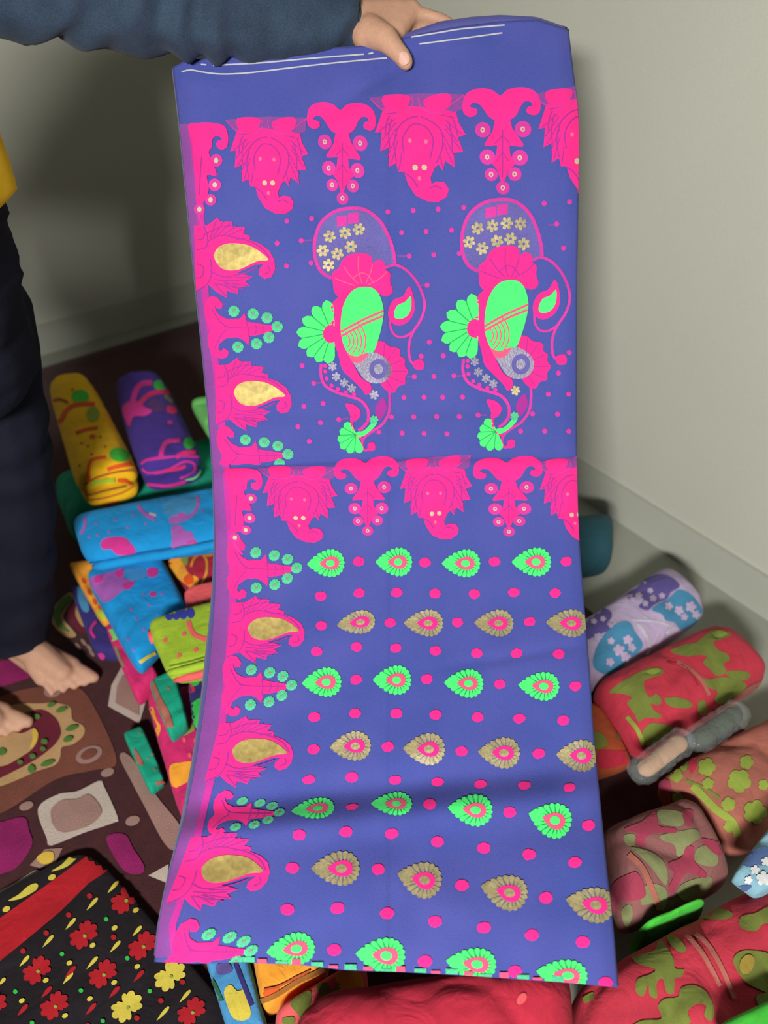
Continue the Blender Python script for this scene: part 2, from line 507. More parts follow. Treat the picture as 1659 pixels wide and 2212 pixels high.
def pr(key, name, pts, mat, off=0.0013, smooth=True, grid=9.0, label=None):
    o, r = BUN[key]
    return printed(o, r, name, spline(pts, step=5) if smooth else pts, mat, off, grid, label)
def pe(key, name, cx, cy, rx, ry, mat, rot=0.0, off=0.0013):
    o, r = BUN[key]
    return printed(o, r, name, ell(cx, cy, rx, ry, rot), mat, off, 7)
def ps(key, name, pts, wd, mat, off=0.0016, smooth=True, taper=False):
    o, r = BUN[key]
    return printed(o, r, name, stroke(pts, wd, smooth, taper), mat, off, 7)

def tube_on(key, name, pts, rad, mat, lift=0.3, nseg=8):
    """a soft rolled edge: a tube swept along a line on the bundle's surface"""
    o, root = BUN[key]; tree = bvh_of(o); c = []
    for x, y in spline(pts, closed=False, step=8):
        d = ray(x, y).normalized(); h, nrm, i_, dist = tree.ray_cast(CAMP, d)
        if h is None: continue
        if nrm.dot(d) > 0: nrm = -nrm
        c.append((h + nrm * rad * lift, nrm))
    if len(c) < 3: return None
    vs = []; fs = []; n = len(c)
    for i in range(n):
        t = (c[min(i + 1, n - 1)][0] - c[max(i - 1, 0)][0]).normalized()
        up = (c[i][1] - t * c[i][1].dot(t)).normalized(); sd = t.cross(up)
        e = min(1.0, (min(i, n - 1 - i) + 0.6) / 3.0)
        rr = rad * math.sqrt(1 - (1 - e) ** 2) * (1 + 0.12 * noise.noise(c[i][0] * 40))
        for k in range(nseg):
            a = 2 * math.pi * k / nseg
            vs.append(c[i][0] + sd * (rr * math.cos(a)) + up * (rr * math.sin(a)))
    for i in range(n - 1):
        for k in range(nseg):
            fs.append([i * nseg + k, i * nseg + (k + 1) % nseg, (i + 1) * nseg + (k + 1) % nseg, (i + 1) * nseg + k])
    fs.append(list(range(nseg))[::-1]); fs.append([(n - 1) * nseg + k for k in range(nseg)])
    return mesh_obj(name, vs, fs, mat, root)

F = fabric
m_yel = F('cloth_yellow', (250, 186, 22)); m_purp = F('cloth_purple', (72, 48, 142)); m_teal = F('cloth_teal', (20, 158, 126))
m_blue = F('cloth_sky_blue', (22, 146, 214)); m_lime = F('cloth_lime', (160, 190, 50)); m_pinkc = F('cloth_crimson_pink', (212, 42, 108))
m_red = F('cloth_red', (190, 52, 70)); m_redd = F('cloth_scarlet', (188, 42, 64)); m_orn = F('cloth_orange', (250, 160, 50))
m_navy = F('cloth_navy', (52, 44, 112)); m_grn = F('cloth_green', (50, 180, 70)); m_mag = F('cloth_magenta', (206, 50, 140))
m_coral = F('cloth_coral', (240, 96, 100)); m_lilac = F('cloth_lilac', (186, 168, 200)); m_viol = F('cloth_violet', (96, 84, 150))
m_cyan = F('cloth_cyan', (70, 136, 174)); m_oliv = F('cloth_olive', (114, 124, 54)); m_olivl = F('cloth_leaf_green', (142, 158, 64))
m_brick = F('cloth_brick', (166, 98, 84)); m_dull = F('cloth_dull_rose', (138, 88, 86)); m_sage = F('cloth_sage', (128, 132, 88))
m_rose = F('cloth_rose', (156, 58, 80)); m_ylw2 = F('cloth_pale_yellow', (206, 188, 72)); m_mauve = F('cloth_mauve', (168, 92, 176))
m_mint = F('cloth_mint', (120, 206, 110)); m_black = F('cloth_black', (26, 20, 25), var=0.3); m_redb = F('cloth_band_red', (168, 24, 34))
m_rust = F('cloth_rust', (172, 80, 44)); m_bgreen = F('cloth_bright_green', (70, 190, 60)); m_dteal = F('cloth_dark_teal', (40, 84, 96))
m_lblue = F('cloth_light_blue', (132, 176, 192)); m_orred = F('cloth_orange_red', (226, 84, 30)); m_slate = F('cloth_slate', (70, 140, 190))
m_gap = F('cloth_dark_wine', (60, 26, 34)); m_white = F('cloth_white', (214, 214, 214))

# ---- hidden lower layer that carries the drape of the blue sari
bundle('s1', 'folded_sari', 'dark wine folded sari lying under the held blue sari, left one', 'sari', [(590, 1640), (830, 1620), (830, 1900), (570, 1920)], 0.02, 0.17, m_gap, 10, 10)
bundle('s2', 'folded_sari', 'dark wine folded sari lying under the held blue sari, right one', 'sari', [(850, 1620), (1150, 1630), (1170, 1900), (850, 1900)], 0.02, 0.17, m_gap, 10, 10)

# ---- left heap
bundle('l3', 'folded_sari', 'teal green folded sari under the yellow and purple rolls', 'sari', [(112, 1048), (520, 950), (520, 1110), (150, 1150)], 0.02, 0.20, m_teal, 10, 6)
bundle('s3', 'folded_sari', 'plum folded sari on top of the two wine ones beneath the held sari', 'sari', [(600, 1640), (1120, 1620), (1120, 1860), (600, 1880)], 0.172, 0.30, m_gap, 10, 10)
bundle('l1', 'rolled_sari', 'yellow rolled sari with red lines and green spots on top of the heap', 'sari', [(104, 838), (198, 828), (306, 1030), (168, 1062)], 0.205, 0.335, m_yel, 3.2, 36, zref=.6, folds=4)
bundle('l2', 'rolled_sari', 'purple rolled sari with pink scrolls beside the yellow roll', 'sari', [(246, 832), (352, 818), (442, 1002), (302, 1030)], 0.205, 0.325, m_purp, 3.2, 36, zref=.6, folds=4)
bundle('l2b', 'folded_sari', 'pale green folded sari corner peeping out beside the purple roll', 'sari', [(408, 868), (560, 850), (560, 960), (450, 940)], 0.205, 0.26, m_mint, 10, 10)
bundle('l4', 'folded_sari', 'sky blue folded sari with magenta print lying across the heap', 'sari', [(152, 1118), (620, 1030), (620, 1165), (184, 1218)], 0.205, 0.29, m_blue, 12, 3.2, zref=.55, wrinkle=.003)
bundle('l5', 'folded_sari', 'second sky blue folded sari with lilac flowers, below the first', 'sari', [(178, 1235), (345, 1190), (408, 1315), (296, 1452)], 0.12, 0.20, m_blue, 10, 10, zref=.7)
bundle('l7', 'folded_sari', 'red folded sari with yellow curls under the sky blue one', 'sari', [(352, 1205), (600, 1150), (600, 1290), (425, 1300)], 0.12, 0.19, m_redd, 10, 10, zref=.7)
bundle('l6a', 'folded_sari', 'orange folded sari seen edge-on along the left side of the heap', 'sari', [(148, 1222), (200, 1215), (262, 1335), (222, 1352)], 0.076, 0.118, m_orn, 10, 12, zref=.5)
bundle('l6b', 'folded_sari', 'purple folded sari low at the left side of the heap', 'sari', [(150, 1270), (215, 1262), (262, 1420), (205, 1415)], 0.02, 0.075, m_navy, 10, 12, zref=.6)
bundle('l6c', 'folded_sari', 'crimson pink folded sari edge below the orange one', 'sari', [(228, 1360), (272, 1350), (350, 1470), (296, 1520)], 0.05, 0.116, m_pinkc, 10, 12, zref=.55)
bundle('l8', 'folded_sari', 'lime green folded sari with coral piping beside the held sari', 'sari', [(312, 1338), (620, 1262), (620, 1420), (364, 1462)], 0.205, 0.275, m_lime, 10, 8, zref=.72, wrinkle=.003)
bundle('l9', 'folded_sari', 'coral pink folded sari with blue petals behind the lime one', 'sari', [(395, 1272), (600, 1232), (600, 1290), (402, 1320)], 0.195, 0.235, m_coral, 10, 10, zref=.7)
bundle('l12', 'folded_sari', 'large crimson pink folded sari with orange flowers under the teal strips', 'sari', [(308, 1492), (560, 1460), (560, 1740), (396, 1790)], 0.02, 0.10, m_pinkc, 10, 12, zref=.7)
bundle('l11', 'folded_sari', 'navy folded sari with green leaf and orange print below the lime one', 'sari', [(402, 1462), (600, 1425), (600, 1570), (418, 1580)], 0.105, 0.17, m_navy, 10, 10, zref=.7)
bundle('l10', 'folded_sari', 'narrow teal folded sari below the lime green one', 'sari', [(320, 1476), (378, 1446), (408, 1560), (366, 1592)], 0.102, 0.16, m_teal, 10, 12, zref=.7)
bundle('l13', 'folded_sari', 'small teal folded sari resting low on the maroon blanket', 'sari', [(264, 1584), (306, 1564), (358, 1686), (324, 1714)], 0.018, 0.06, m_teal, 10, 12, zref=.7)

# ---- right heap
bundle('r0', 'rolled_sari', 'dark teal rolled sari in clear wrap against the wall behind the held sari', 'sari', [(1130, 1150), (1322, 1128), (1322, 1222), (1130, 1250)], 0.05, 0.20, m_dteal, 8, 2.4, zref=.5)
bundle('r1', 'rolled_sari', 'lilac rolled sari with violet and blue flowers against the wall', 'sari', [(1190, 1395), (1438, 1226), (1534, 1322), (1262, 1498)], 0.02, 0.165, m_lilac, 8, 2.4, zref=.55, wrinkle=.007)
bundle('r2', 'rolled_sari', 'scarlet rolled sari with olive leaf print next to the lilac roll', 'sari', [(1268, 1488), (1545, 1352), (1668, 1462), (1385, 1640)], 0.02, 0.18, m_red, 8, 2.5, zref=.55, wrinkle=.007)
bundle('r3', 'rolled_sari', 'rust orange rolled sari tucked in beside the held sari', 'sari', [(1200, 1555), (1290, 1515), (1372, 1652), (1240, 1695)], 0.02, 0.12, m_rust, 3, 3, zref=.55)
bundle('r5', 'folded_sari', 'brick coloured folded sari with pale green leaves at the right edge', 'sari', [(1410, 1676), (1720, 1515), (1830, 1720), (1598, 1836)], 0.02, 0.17, m_brick, 7, 4, zref=.7, wrinkle=.008)
bundle('r8', 'rolled_sari', 'dull rose rolled sari with sage leaves between brick and scarlet ones', 'sari', [(1290, 1790), (1492, 1716), (1590, 1894), (1345, 2010)], 0.02, 0.19, m_dull, 5, 3, zref=.65, wrinkle=.008)
bundle('r9', 'folded_sari', 'light blue and white folded sari corner at the right edge', 'sari', [(1578, 1892), (1680, 1765), (1760, 1870), (1640, 1936)], 0.195, 0.24, m_lblue, 8, 8, zref=.7)
bundle('r7', 'folded_sari', 'bright green folded sari edge between rose and scarlet rolls', 'sari', [(1378, 2000), (1514, 1944), (1528, 1960), (1394, 2020)], 0.03, 0.19, m_bgreen, 8, 3, zref=.8)
bundle('r6', 'rolled_sari', 'large scarlet rolled sari with olive scroll print in the near right corner', 'sari', [(1236, 2120), (1680, 1880), (1840, 2180), (1240, 2420)], 0.02, 0.235, m_red, 6, 3, zref=.72, wrinkle=.008)
bundle('r10', 'folded_sari', 'bright green folded sari at the bottom right corner', 'sari', [(1545, 2215), (1680, 2150), (1760, 2260), (1600, 2330)], 0.24, 0.29, m_bgreen, 8, 8, zref=.7)
bundle('b0', 'folded_sari', 'crimson folded sari lying beneath the plain red roll', 'sari', [(830, 2160), (1190, 2150), (1190, 2330), (830, 2350)], 0.02, 0.155, m_gap, 8, 6, zref=.6)
bundle('b5', 'rolled_sari', 'plain red rolled sari at the bottom hem of the held sari', 'sari', [(660, 2135), (1232, 2058), (1260, 2330), (560, 2420)], 0.157, 0.31, m_redd, 5, 2.6, zref=.72, wrinkle=.006)

# ---- near left: black cloth and small folded pieces
bundle('b1', 'folded_sari', 'black folded sari with red band and scattered red and yellow flowers', 'sari', [(188, 1818), (-260, 2070), (80, 2560), (560, 2250)][::-1], 0.016, 0.040, m_black, 30, 30, zref=.9, wrinkle=.002, N=36)
bundle('b2', 'folded_sari', 'blue folded sari with yellow flower edge at the hem of the held sari', 'sari', [(432, 2040), (530, 2040), (590, 2260), (500, 2260)], 0.06, 0.13, m_slate, 10, 12, zref=.8)
bundle('b3', 'folded_sari', 'yellow folded sari corner poking out below the hem', 'sari', [(535, 2020), (720, 2040), (700, 2100), (566, 2180)], 0.06, 0.16, m_orn, 8, 8, zref=.8)
bundle('b4', 'folded_sari', 'coral folded sari with green leaves between yellow one and red roll', 'sari', [(590, 2180), (790, 2060), (800, 2160), (600, 2330)], 0.06, 0.17, m_coral, 8, 6, zref=.75)

# ---------------- prints on the bundles
# yellow roll
pe('l1', 'spot_motif', 173, 857, 19, 15, m_bgreen); pe('l1', 'spot_motif', 258, 983, 22, 15, m_bgreen, .2)
pe('l1', 'spot_motif', 201, 895, 14, 16, m_olivl)
ps('l1', 'line_motif', CL([(385, 445), (440, 420), (480, 350), (560, 310), (680, 310)]), 9, m_orred)
ps('l1', 'line_motif', CL([(370, 290), (430, 275), (490, 300)]), 6, m_rust)
ps('l1', 'line_motif', CL([(545, 515), (620, 490), (700, 478)]), 7, m_orred)
pe('l1', 'spot_motif', 200, 943, 7, 5, m_orred)
ps('l1', 'line_motif', CL([(640, 860), (635, 780), (660, 710), (760, 690)]), 7, m_orred)
ps('l1', 'line_motif', CL([(770, 780), (840, 755), (960, 735)]), 9, m_orred)
ps('l1', 'folded_layer', CL([(610, 885), (700, 830), (860, 790), (960, 790), (985, 850), (950, 920)]), 4, m_rust, .004)
ps('l1', 'folded_layer', CL([(660, 880), (740, 860), (820, 855)]), 9, m_lime, .005)
ps('l1', 'folded_layer', CL([(840, 855), (900, 855), (940, 880)]), 6, m_orred, .005)
ps('l1', 'folded_layer', CL([(620, 960), (760, 920), (900, 890)]), 3, m_rust, .004)
ps('l1', 'folded_layer', CL([(600, 1000), (740, 980), (880, 940), (960, 890)]), 3, m_rust, .004)
ps('l1', 'folded_layer', CL([(600, 1035), (720, 1030), (850, 1000)]), 4, m_orred, .004)
for x, y in ((630, 610), (755, 615), (660, 670), (570, 750), (720, 545), (520, 205), (585, 590)):
    pe('l1', 'spot_motif', x / 3.318, 780 + y / 3.318, 2.6, 2.6, m_rust)
# purple roll
pe('l2', 'spot_motif', 347, 832, 16, 11, m_grn); pe('l2', 'spot_motif', 408, 958, 12, 13, m_grn)
ps('l2', 'line_motif', CL([(950, 330), (965, 240), (1010, 170), (1090, 160)]), 12, m_mag)
ps('l2', 'line_motif', CL([(1000, 310), (1060, 250), (1140, 222), (1220, 230)]), 11, m_pinkc)
pr('l2', 'flower_motif', CL([(880, 330), (960, 280), (1040, 330), (1090, 360), (1040, 395), (960, 400), (930, 470), (900, 420)]), m_mag)
pr('l2', 'flower_motif', CL([(1200, 320), (1255, 330), (1265, 375), (1200, 370)]), m_pinkc)
pr('l2', 'flower_motif', CL([(1060, 300), (1110, 270), (1170, 300), (1180, 350), (1120, 370), (1070, 340)]), F('cloth_dusk_purple', (86, 52, 110)))
ps('l2', 'line_motif', CL([(1150, 700), (1165, 630), (1200, 580), (1290, 570)]), 10, m_mag)
ps('l2', 'line_motif', CL([(1260, 690), (1320, 660), (1400, 655)]), 9, m_pinkc)
ps('l2', 'line_motif', CL([(1180, 250), (1230, 290), (1250, 310)]), 8, m_sage)
ps('l2', 'folded_layer', CL([(1020, 740), (1060, 710), (1180, 690), (1300, 680), (1420, 690)]), 5, m_mag, .004)
ps('l2', 'folded_layer', CL([(1030, 770), (1060, 800), (1200, 780), (1320, 720), (1390, 740), (1380, 790), (1290, 840)]), 5, m_mag, .004)
ps('l2', 'folded_layer', CL([(1060, 880), (1200, 890), (1330, 860)]), 6, m_mag, .004)
ps('l2', 'folded_layer', CL([(1420, 700), (1440, 760), (1400, 830), (1330, 850)]), 3, m_mint, .005)
ps('l2', 'folded_layer', CL([(1180, 780), (1260, 770), (1330, 750)]), 5, m_pinkc, .005)
pe('l2', 'spot_motif', 367, 913, 6, 4, m_mag)
# upper sky blue
pr('l4', 'flower_motif', CL([(720, 1310), (760, 1270), (880, 1265), (940, 1310), (975, 1370), (900, 1390), (830, 1385), (800, 1350), (740, 1350)]), m_mag)
pr('l4', 'flower_motif', CL([(1180, 1010), (1300, 980), (1410, 990), (1400, 1060), (1320, 1110), (1200, 1110), (1160, 1060)]), F('cloth_steel_blue', (64, 142, 196)))
ps('l4', 'line_motif', CL([(1415, 970), (1420, 1040), (1370, 1110), (1290, 1150)]), 7, m_mauve)
pr('l4', 'flower_motif', CL([(1210, 1130), (1300, 1085), (1345, 1110), (1310, 1150), (1230, 1170)]), m_mauve)
pr('l4', 'flower_motif', CL([(1230, 1190), (1290, 1180), (1330, 1220), (1380, 1230), (1390, 1300), (1410, 1330), (1240, 1350), (1235, 1270)]), m_mauve)
pr('l4', 'flower_motif', CL([(1340, 1300), (1400, 1280), (1410, 1330), (1350, 1340)]), m_mag)
ps('l4', 'line_motif', CL([(990, 1040), (1040, 1100), (1110, 1140)]), 8, m_mauve)
ps('l4', 'line_motif', CL([(1070, 1095), (1120, 1110)]), 6, m_lilac)
ps('l4', 'line_motif', CL([(610, 1120), (610, 1190), (580, 1240)]), 6, m_mauve)
for x, y in ((825, 1140), (690, 1168), (955, 1110), (915, 1195), (780, 1225), (700, 1250), (1045, 1170), (640, 1265), (1450, 1080)):
    pe('l4', 'spot_motif', x / 3.318, 780 + y / 3.318, 3, 2.6, m_mauve)
tube_on('l4', 'folded_edge', CL([(590, 1480), (800, 1440), (1000, 1405), (1200, 1375), (1560, 1310), (2000, 1240)]), .012, m_blue, .5)
ps('l4', 'folded_edge', CL([(600, 1445), (800, 1420), (1000, 1375), (1230, 1340)]), 3, F('cloth_blue_shade', (10, 92, 160)), .004)  # darker blue stroke paints shade along the rolled edge
pe('l4', 'spot_motif', 180, 1205, 5, 11, m_ylw2)
# lower sky blue
pr('l5', 'flower_motif', CM([(640, 240), (740, 200), (880, 170), (890, 230), (970, 260), (880, 320), (790, 390), (740, 400), (690, 330)]), m_mauve)
pr('l5', 'flower_motif', CM([(890, 180), (1000, 150), (1050, 180), (1040, 230), (960, 250), (900, 230)]), F('cloth_steel_blue', (64, 142, 196)))
pr('l5', 'flower_motif', CM([(680, 230), (730, 205), (735, 250), (690, 265)]), m_mag, .002)
pr('l5', 'flower_motif', CM([(830, 185), (885, 160), (880, 215), (840, 225)]), m_mag, .002)
pr('l5', 'flower_motif', CM([(880, 270), (965, 265), (920, 315), (885, 300)]), m_mag, .002)
pr('l5', 'flower_motif', CM([(1060, 160), (1130, 165), (1120, 220), (1060, 220)]), m_mag, .002)
pe('l5', 'spot_motif', 331, 1284, 8, 6, m_mag)
for x, y in ((1070, 425), (980, 525), (1030, 600), (940, 455), (1160, 345), (960, 745), (1030, 350), (920, 670)):
    pe('l5', 'spot_motif', x / 3.318, 1180 + y / 3.318, 3, 3, m_mauve)
ps('l5', 'folded_edge', CM([(1000, 830), (1060, 790), (1110, 765)]), 7, m_ylw2, .003)
# orange edge, purple, crimson edges
pr('l6a', 'leaf_motif', CM([(690, 470), (750, 450), (770, 510), (720, 530)]), m_lime)
for x, y in ((600, 250), (640, 330), (680, 400), (720, 440)):
    pe('l6a', 'spot_motif', x / 3.318, 1180 + y / 3.318, 4, 8, m_orred, -.5)
pr('l6c', 'leaf_motif', CM([(770, 610), (850, 590), (880, 640), (800, 680)]), m_mint)
ps('l6c', 'leaf_motif', CM([(830, 720), (860, 800), (890, 860)]), 5, m_sage)
ps('l6b', 'line_motif', CM([(690, 540), (650, 600), (680, 660)]), 6, m_mag)
pr('l6b', 'leaf_motif', CM([(560, 290), (610, 330), (640, 460), (600, 470), (560, 380)]), m_slate)
pe('l6b', 'spot_motif', 218, 1418, 9, 8, m_mag)
# red with yellow curls
pr('l7', 'leaf_motif', CM([(1210, 110), (1290, 80), (1350, 190), (1420, 230), (1410, 320), (1330, 270), (1240, 190)]), m_orn)
pr('l7', 'leaf_motif', CM([(1300, 60), (1350, 70), (1340, 140), (1300, 110)]), m_olivl, .002)
pr('l7', 'leaf_motif', CM([(1320, 230), (1370, 200), (1390, 260), (1350, 280)]), m_orred, .003)
ps('l7', 'line_motif', CM([(1370, 150), (1390, 90), (1440, 60), (1480, 100), (1480, 190), (1450, 260), (1435, 310)]), 5, m_orn)
ps('l7', 'line_motif', CM([(1440, 60), (1490, 70), (1530, 60)]), 5, m_orn)
# lime
for i, (x, y) in enumerate(((1210, 495), (1260, 492), (1310, 488), (1365, 480))):
    pe('l8', 'petal_motif', x / 3.318, 1180 + y / 3.318, 9, 12, F('cloth_royal_blue', (52, 60, 160)), -.3)
ps('l8', 'line_motif', CM([(1350, 540), (1380, 620), (1440, 660), (1540, 675)]), 10, m_coral)
tube_on('l8', 'piping', CM([(1062, 560), (1110, 720), (1170, 860), (1222, 955)]), .006, m_coral, .2)
tube_on('l8', 'piping', CM([(1225, 965), (1300, 945), (1400, 922), (1500, 895), (1700, 850)]), .008, m_coral, .3)
tube_on('l8', 'folded_edge', CM([(1215, 905), (1340, 880), (1450, 850), (1600, 815)]), .009, m_lime, .3)
ps('l8', 'folded_edge', CM([(1220, 860), (1340, 835), (1450, 805), (1540, 780)]), 3, F('cloth_olive_shadow', (104, 132, 34)), .003)  # flat dark stroke, painted shade beside the lime fold
for x, y in ((1185, 675), (1285, 785), (1405, 745), (1320, 630)):
    pe('l8', 'spot_motif', x / 3.318, 1180 + y / 3.318, 5, 5, m_coral)
for x in (1470, 1495, 1525): ps('l9', 'petal_motif', CM([(x, 395), (x - 12, 430)]), 5, m_viol)
ps('l9', 'line_motif', CM([(1430, 450), (1480, 490), (1540, 500)]), 7, m_orn)
# navy, crimson, teal
pr('l11', 'leaf_motif', CM([(1440, 1090), (1480, 1130), (1480, 1230), (1430, 1310), (1375, 1250), (1365, 1150), (1400, 1110)]), m_grn)
pr('l11', 'leaf_motif', CM([(1455, 910), (1510, 900), (1510, 1110), (1460, 1080)]), m_orn)
pr('l11', 'leaf_motif', CM([(1330, 960), (1420, 940), (1425, 990), (1370, 1005)]), m_grn)
pr('l11', 'leaf_motif', CM([(1280, 980), (1330, 960), (1400, 1020), (1380, 1050), (1310, 1040)]), m_redd)
pr('l12', 'flower_motif', CM([(1060, 1170), (1100, 1155), (1125, 1240), (1155, 1300), (1120, 1390), (1085, 1310), (1060, 1230)]), m_orn)
pr('l12', 'flower_motif', CM([(1220, 1580), (1300, 1550), (1400, 1550), (1400, 1640), (1330, 1700), (1240, 1720)]), m_orn)
pr('l12', 'leaf_motif', CM([(1300, 1290), (1370, 1270), (1390, 1320), (1290, 1365)]), m_olivl)
pr('l12', 'leaf_motif', CG([(1395, 240), (1430, 230), (1470, 370), (1440, 415), (1390, 330)]), F('cloth_leaf', (70, 120, 40)))
pr('l12', 'leaf_motif', CG([(1340, 250), (1385, 250), (1385, 340), (1440, 430), (1530, 560), (1440, 490), (1350, 360)]), m_olivl)
pr('l12', 'leaf_motif', CG([(1440, 60), (1510, 50), (1520, 140), (1480, 240), (1430, 170)]), m_orn)
for x, y in ((1320, 1390), (1400, 1395), (1360, 1500)): pe('l12', 'spot_motif', x / 3.318, 1180 + y / 3.318, 4, 6, m_coral)
ps('l10', 'line_motif', CM([(1075, 960), (1130, 1090), (1190, 1200), (1220, 1300)]), 15, m_brick)
ps('l10', 'line_motif', CM([(1060, 1010), (1110, 1130), (1180, 1280)]), 8, m_mint)
pe('l10', 'spot_motif', 363, 1488, 5, 4, m_sage)
pr('l13', 'leaf_motif', CM([(960, 1450), (1000, 1500), (1030, 1570), (990, 1560)]), m_brick)
ps('l13', 'line_motif', CM([(1120, 1705), (1160, 1690), (1200, 1690)]), 8, m_brick)
for x, y in ((1000, 1340), (1060, 1525), (1110, 1600), (1090, 1495)): pe('l13', 'spot_motif', x / 3.318, 1180 + y / 3.318, 3, 3, m_sage)

# lilac roll
for a in ([(560, 480), (640, 430), (700, 370), (800, 330), (900, 350), (970, 420), (900, 470), (870, 520), (780, 560), (720, 610), (650, 580), (690, 530), (640, 490), (580, 530)],
          [(230, 640), (330, 590), (420, 610), (440, 660), (400, 720), (430, 760), (330, 800), (230, 830)]):
    pr('r1', 'flower_motif', C7(a), m_viol)
for a in ([(750, 600), (880, 520), (960, 450), (1050, 480), (1120, 560), (1150, 640), (1080, 720), (980, 760), (920, 700), (860, 690), (830, 640)],
          [(350, 840), (470, 720), (570, 700), (620, 780), (680, 870), (640, 940), (560, 1000), (480, 1090), (360, 1100), (290, 1020)]):
    pr('r1', 'flower_motif', C7(a), m_cyan)
for x, y, r in ((650, 500, 30), (700, 560, 26), (760, 520, 30), (830, 500, 26), (600, 530, 22), (740, 460, 24), (880, 580, 34), (960, 610, 38), (1050, 580, 44), (1090, 640, 34), (1000, 660, 30),
                (560, 840, 40), (490, 920, 46), (590, 900, 34), (540, 970, 40), (430, 850, 30), (330, 820, 34), (420, 1010, 34), (300, 700, 24), (370, 680, 24), (430, 730, 22)):
    o_, r_ = BUN['r1']; q = C7([(x, y)])[0]
    printed(o_, r_, 'blossom_motif', flower(q[0], q[1], r / 3.614, 5, r), m_lilac, .0028, 6)
ps('r1', 'wrap_fold', C7([(600, 690), (700, 690), (800, 700), (900, 730)]), 4, plastic('clear_wrap', (225, 228, 232), .55), .003)
ps('r1', 'wrap_fold', C7([(640, 720), (700, 800), (735, 880), (700, 960)]), 6, MATS['clear_wrap'], .003)
ps('r1', 'wrap_fold', C7([(860, 790), (890, 755), (930, 740)]), 7, MATS['clear_wrap'], .003)
# scarlet roll
G7 = [
 [(420, 1250), (500, 1180), (600, 1120), (740, 1060), (830, 1070), (830, 1110), (740, 1140), (690, 1170), (700, 1240), (740, 1290), (780, 1260), (820, 1300), (810, 1350), (740, 1340), (780, 1400), (820, 1420), (820, 1450), (700, 1450), (650, 1480), (620, 1420), (560, 1330), (600, 1290), (520, 1260)],
 [(900, 930), (1000, 880), (1100, 860), (1200, 780), (1280, 760), (1370, 800), (1290, 840), (1230, 860), (1270, 920), (1340, 950), (1360, 1000), (1310, 1030), (1330, 1090), (1260, 1120), (1190, 1060), (1150, 1020), (1180, 970), (1120, 960), (1020, 970)],
 [(1100, 1110), (1180, 1150), (1300, 1130), (1440, 1150), (1490, 1200), (1450, 1260), (1370, 1300), (1290, 1340), (1240, 1310), (1260, 1240), (1190, 1210)],
 [(680, 1560), (740, 1490), (860, 1500), (910, 1530), (850, 1600), (760, 1650), (690, 1660)],
 [(850, 1300), (960, 1290), (1060, 1330), (1040, 1370), (900, 1360)],
 [(1110, 1330), (1160, 1310), (1180, 1400), (1120, 1420)],
 [(1320, 1090), (1450, 1080), (1520, 1110), (1480, 1150), (1380, 1140)],
]
for g in G7: pr('r2', 'leaf_motif', C7(g), m_oliv)
for g in ([(700, 1090), (800, 1065), (825, 1085), (760, 1115)], [(1220, 790), (1290, 770), (1340, 800), (1260, 830)]):
    pr('r2', 'leaf_motif', C7(g), m_olivl, .003)
ps('r2', 'stem_motif', C7([(950, 1010), (1060, 1080), (1140, 1160), (1200, 1270)]), 8, m_brick)
ps('r2', 'stem_motif', C7([(560, 1440), (640, 1540), (690, 1660)]), 9, m_olivl)
ps('r2', 'crease_shade', C7([(870, 1010), (980, 1030), (1060, 1100), (1110, 1200)]), 3, F('cloth_red_shade', (150, 30, 52)), .0016)  # darker red stroke paints the shade inside the crease
ps('r2', 'fold_edge', C7([(1240, 1400), (1380, 1320), (1500, 1230), (1600, 1180)]), 12, m_brick, .002)
pe('r3', 'spot_motif', 1342, 1588, 12, 11, m_oliv); pr('r3', 'leaf_motif', C7([(300, 1560), (380, 1590), (400, 1660), (310, 1690)]), m_oliv)
pr('r3', 'leaf_motif', C7([(330, 1720), (420, 1700), (600, 1720), (560, 1800), (350, 1840)]), m_redd)
# brick folded sari
for x, y, a, b, r in ((1070, 70, 75, 48, 0), (1340, 185, 100, 72, .3), (1470, 440, 66, 100, 0), (870, 50, 56, 56, 0), (690, 145, 38, 50, -.4), (1080, 205, 50, 36, -.4), (1540, 215, 45, 40, 0), (830, 320, 50, 36, 0),
                      (1260, 560, 40, 50, .5), (1400, 30, 60, 30, 0), (1250, 380, 50, 60, .8), (820, 140, 45, 55, .2)):
    q = C8([(x, y)])[0]
    o_, r_ = BUN['r5']
    printed(o_, r_, 'leaf_motif', flower(q[0], q[1], max(a, b) / 3.868, 5, r, .8), m_olivl, .002, 7)
ps('r5', 'stem_motif', C8([(950, 220), (1050, 320), (1150, 420), (1280, 520), (1330, 640)]), 16, m_olivl)
ps('r5', 'stem_motif', C8([(900, 180), (1040, 240), (1180, 330)]), 7, m_oliv)
pr('r5', 'flower_motif', C8([(690, 190), (760, 180), (780, 260), (720, 300), (680, 250)]), m_rose, .003)
pr('r5', 'flower_motif', C8([(660, 310), (770, 290), (760, 400), (700, 410)]), m_rust, .003)
pr('r5', 'flower_motif', C8([(930, 20), (990, 0), (980, 90), (930, 120)]), m_red, .003)
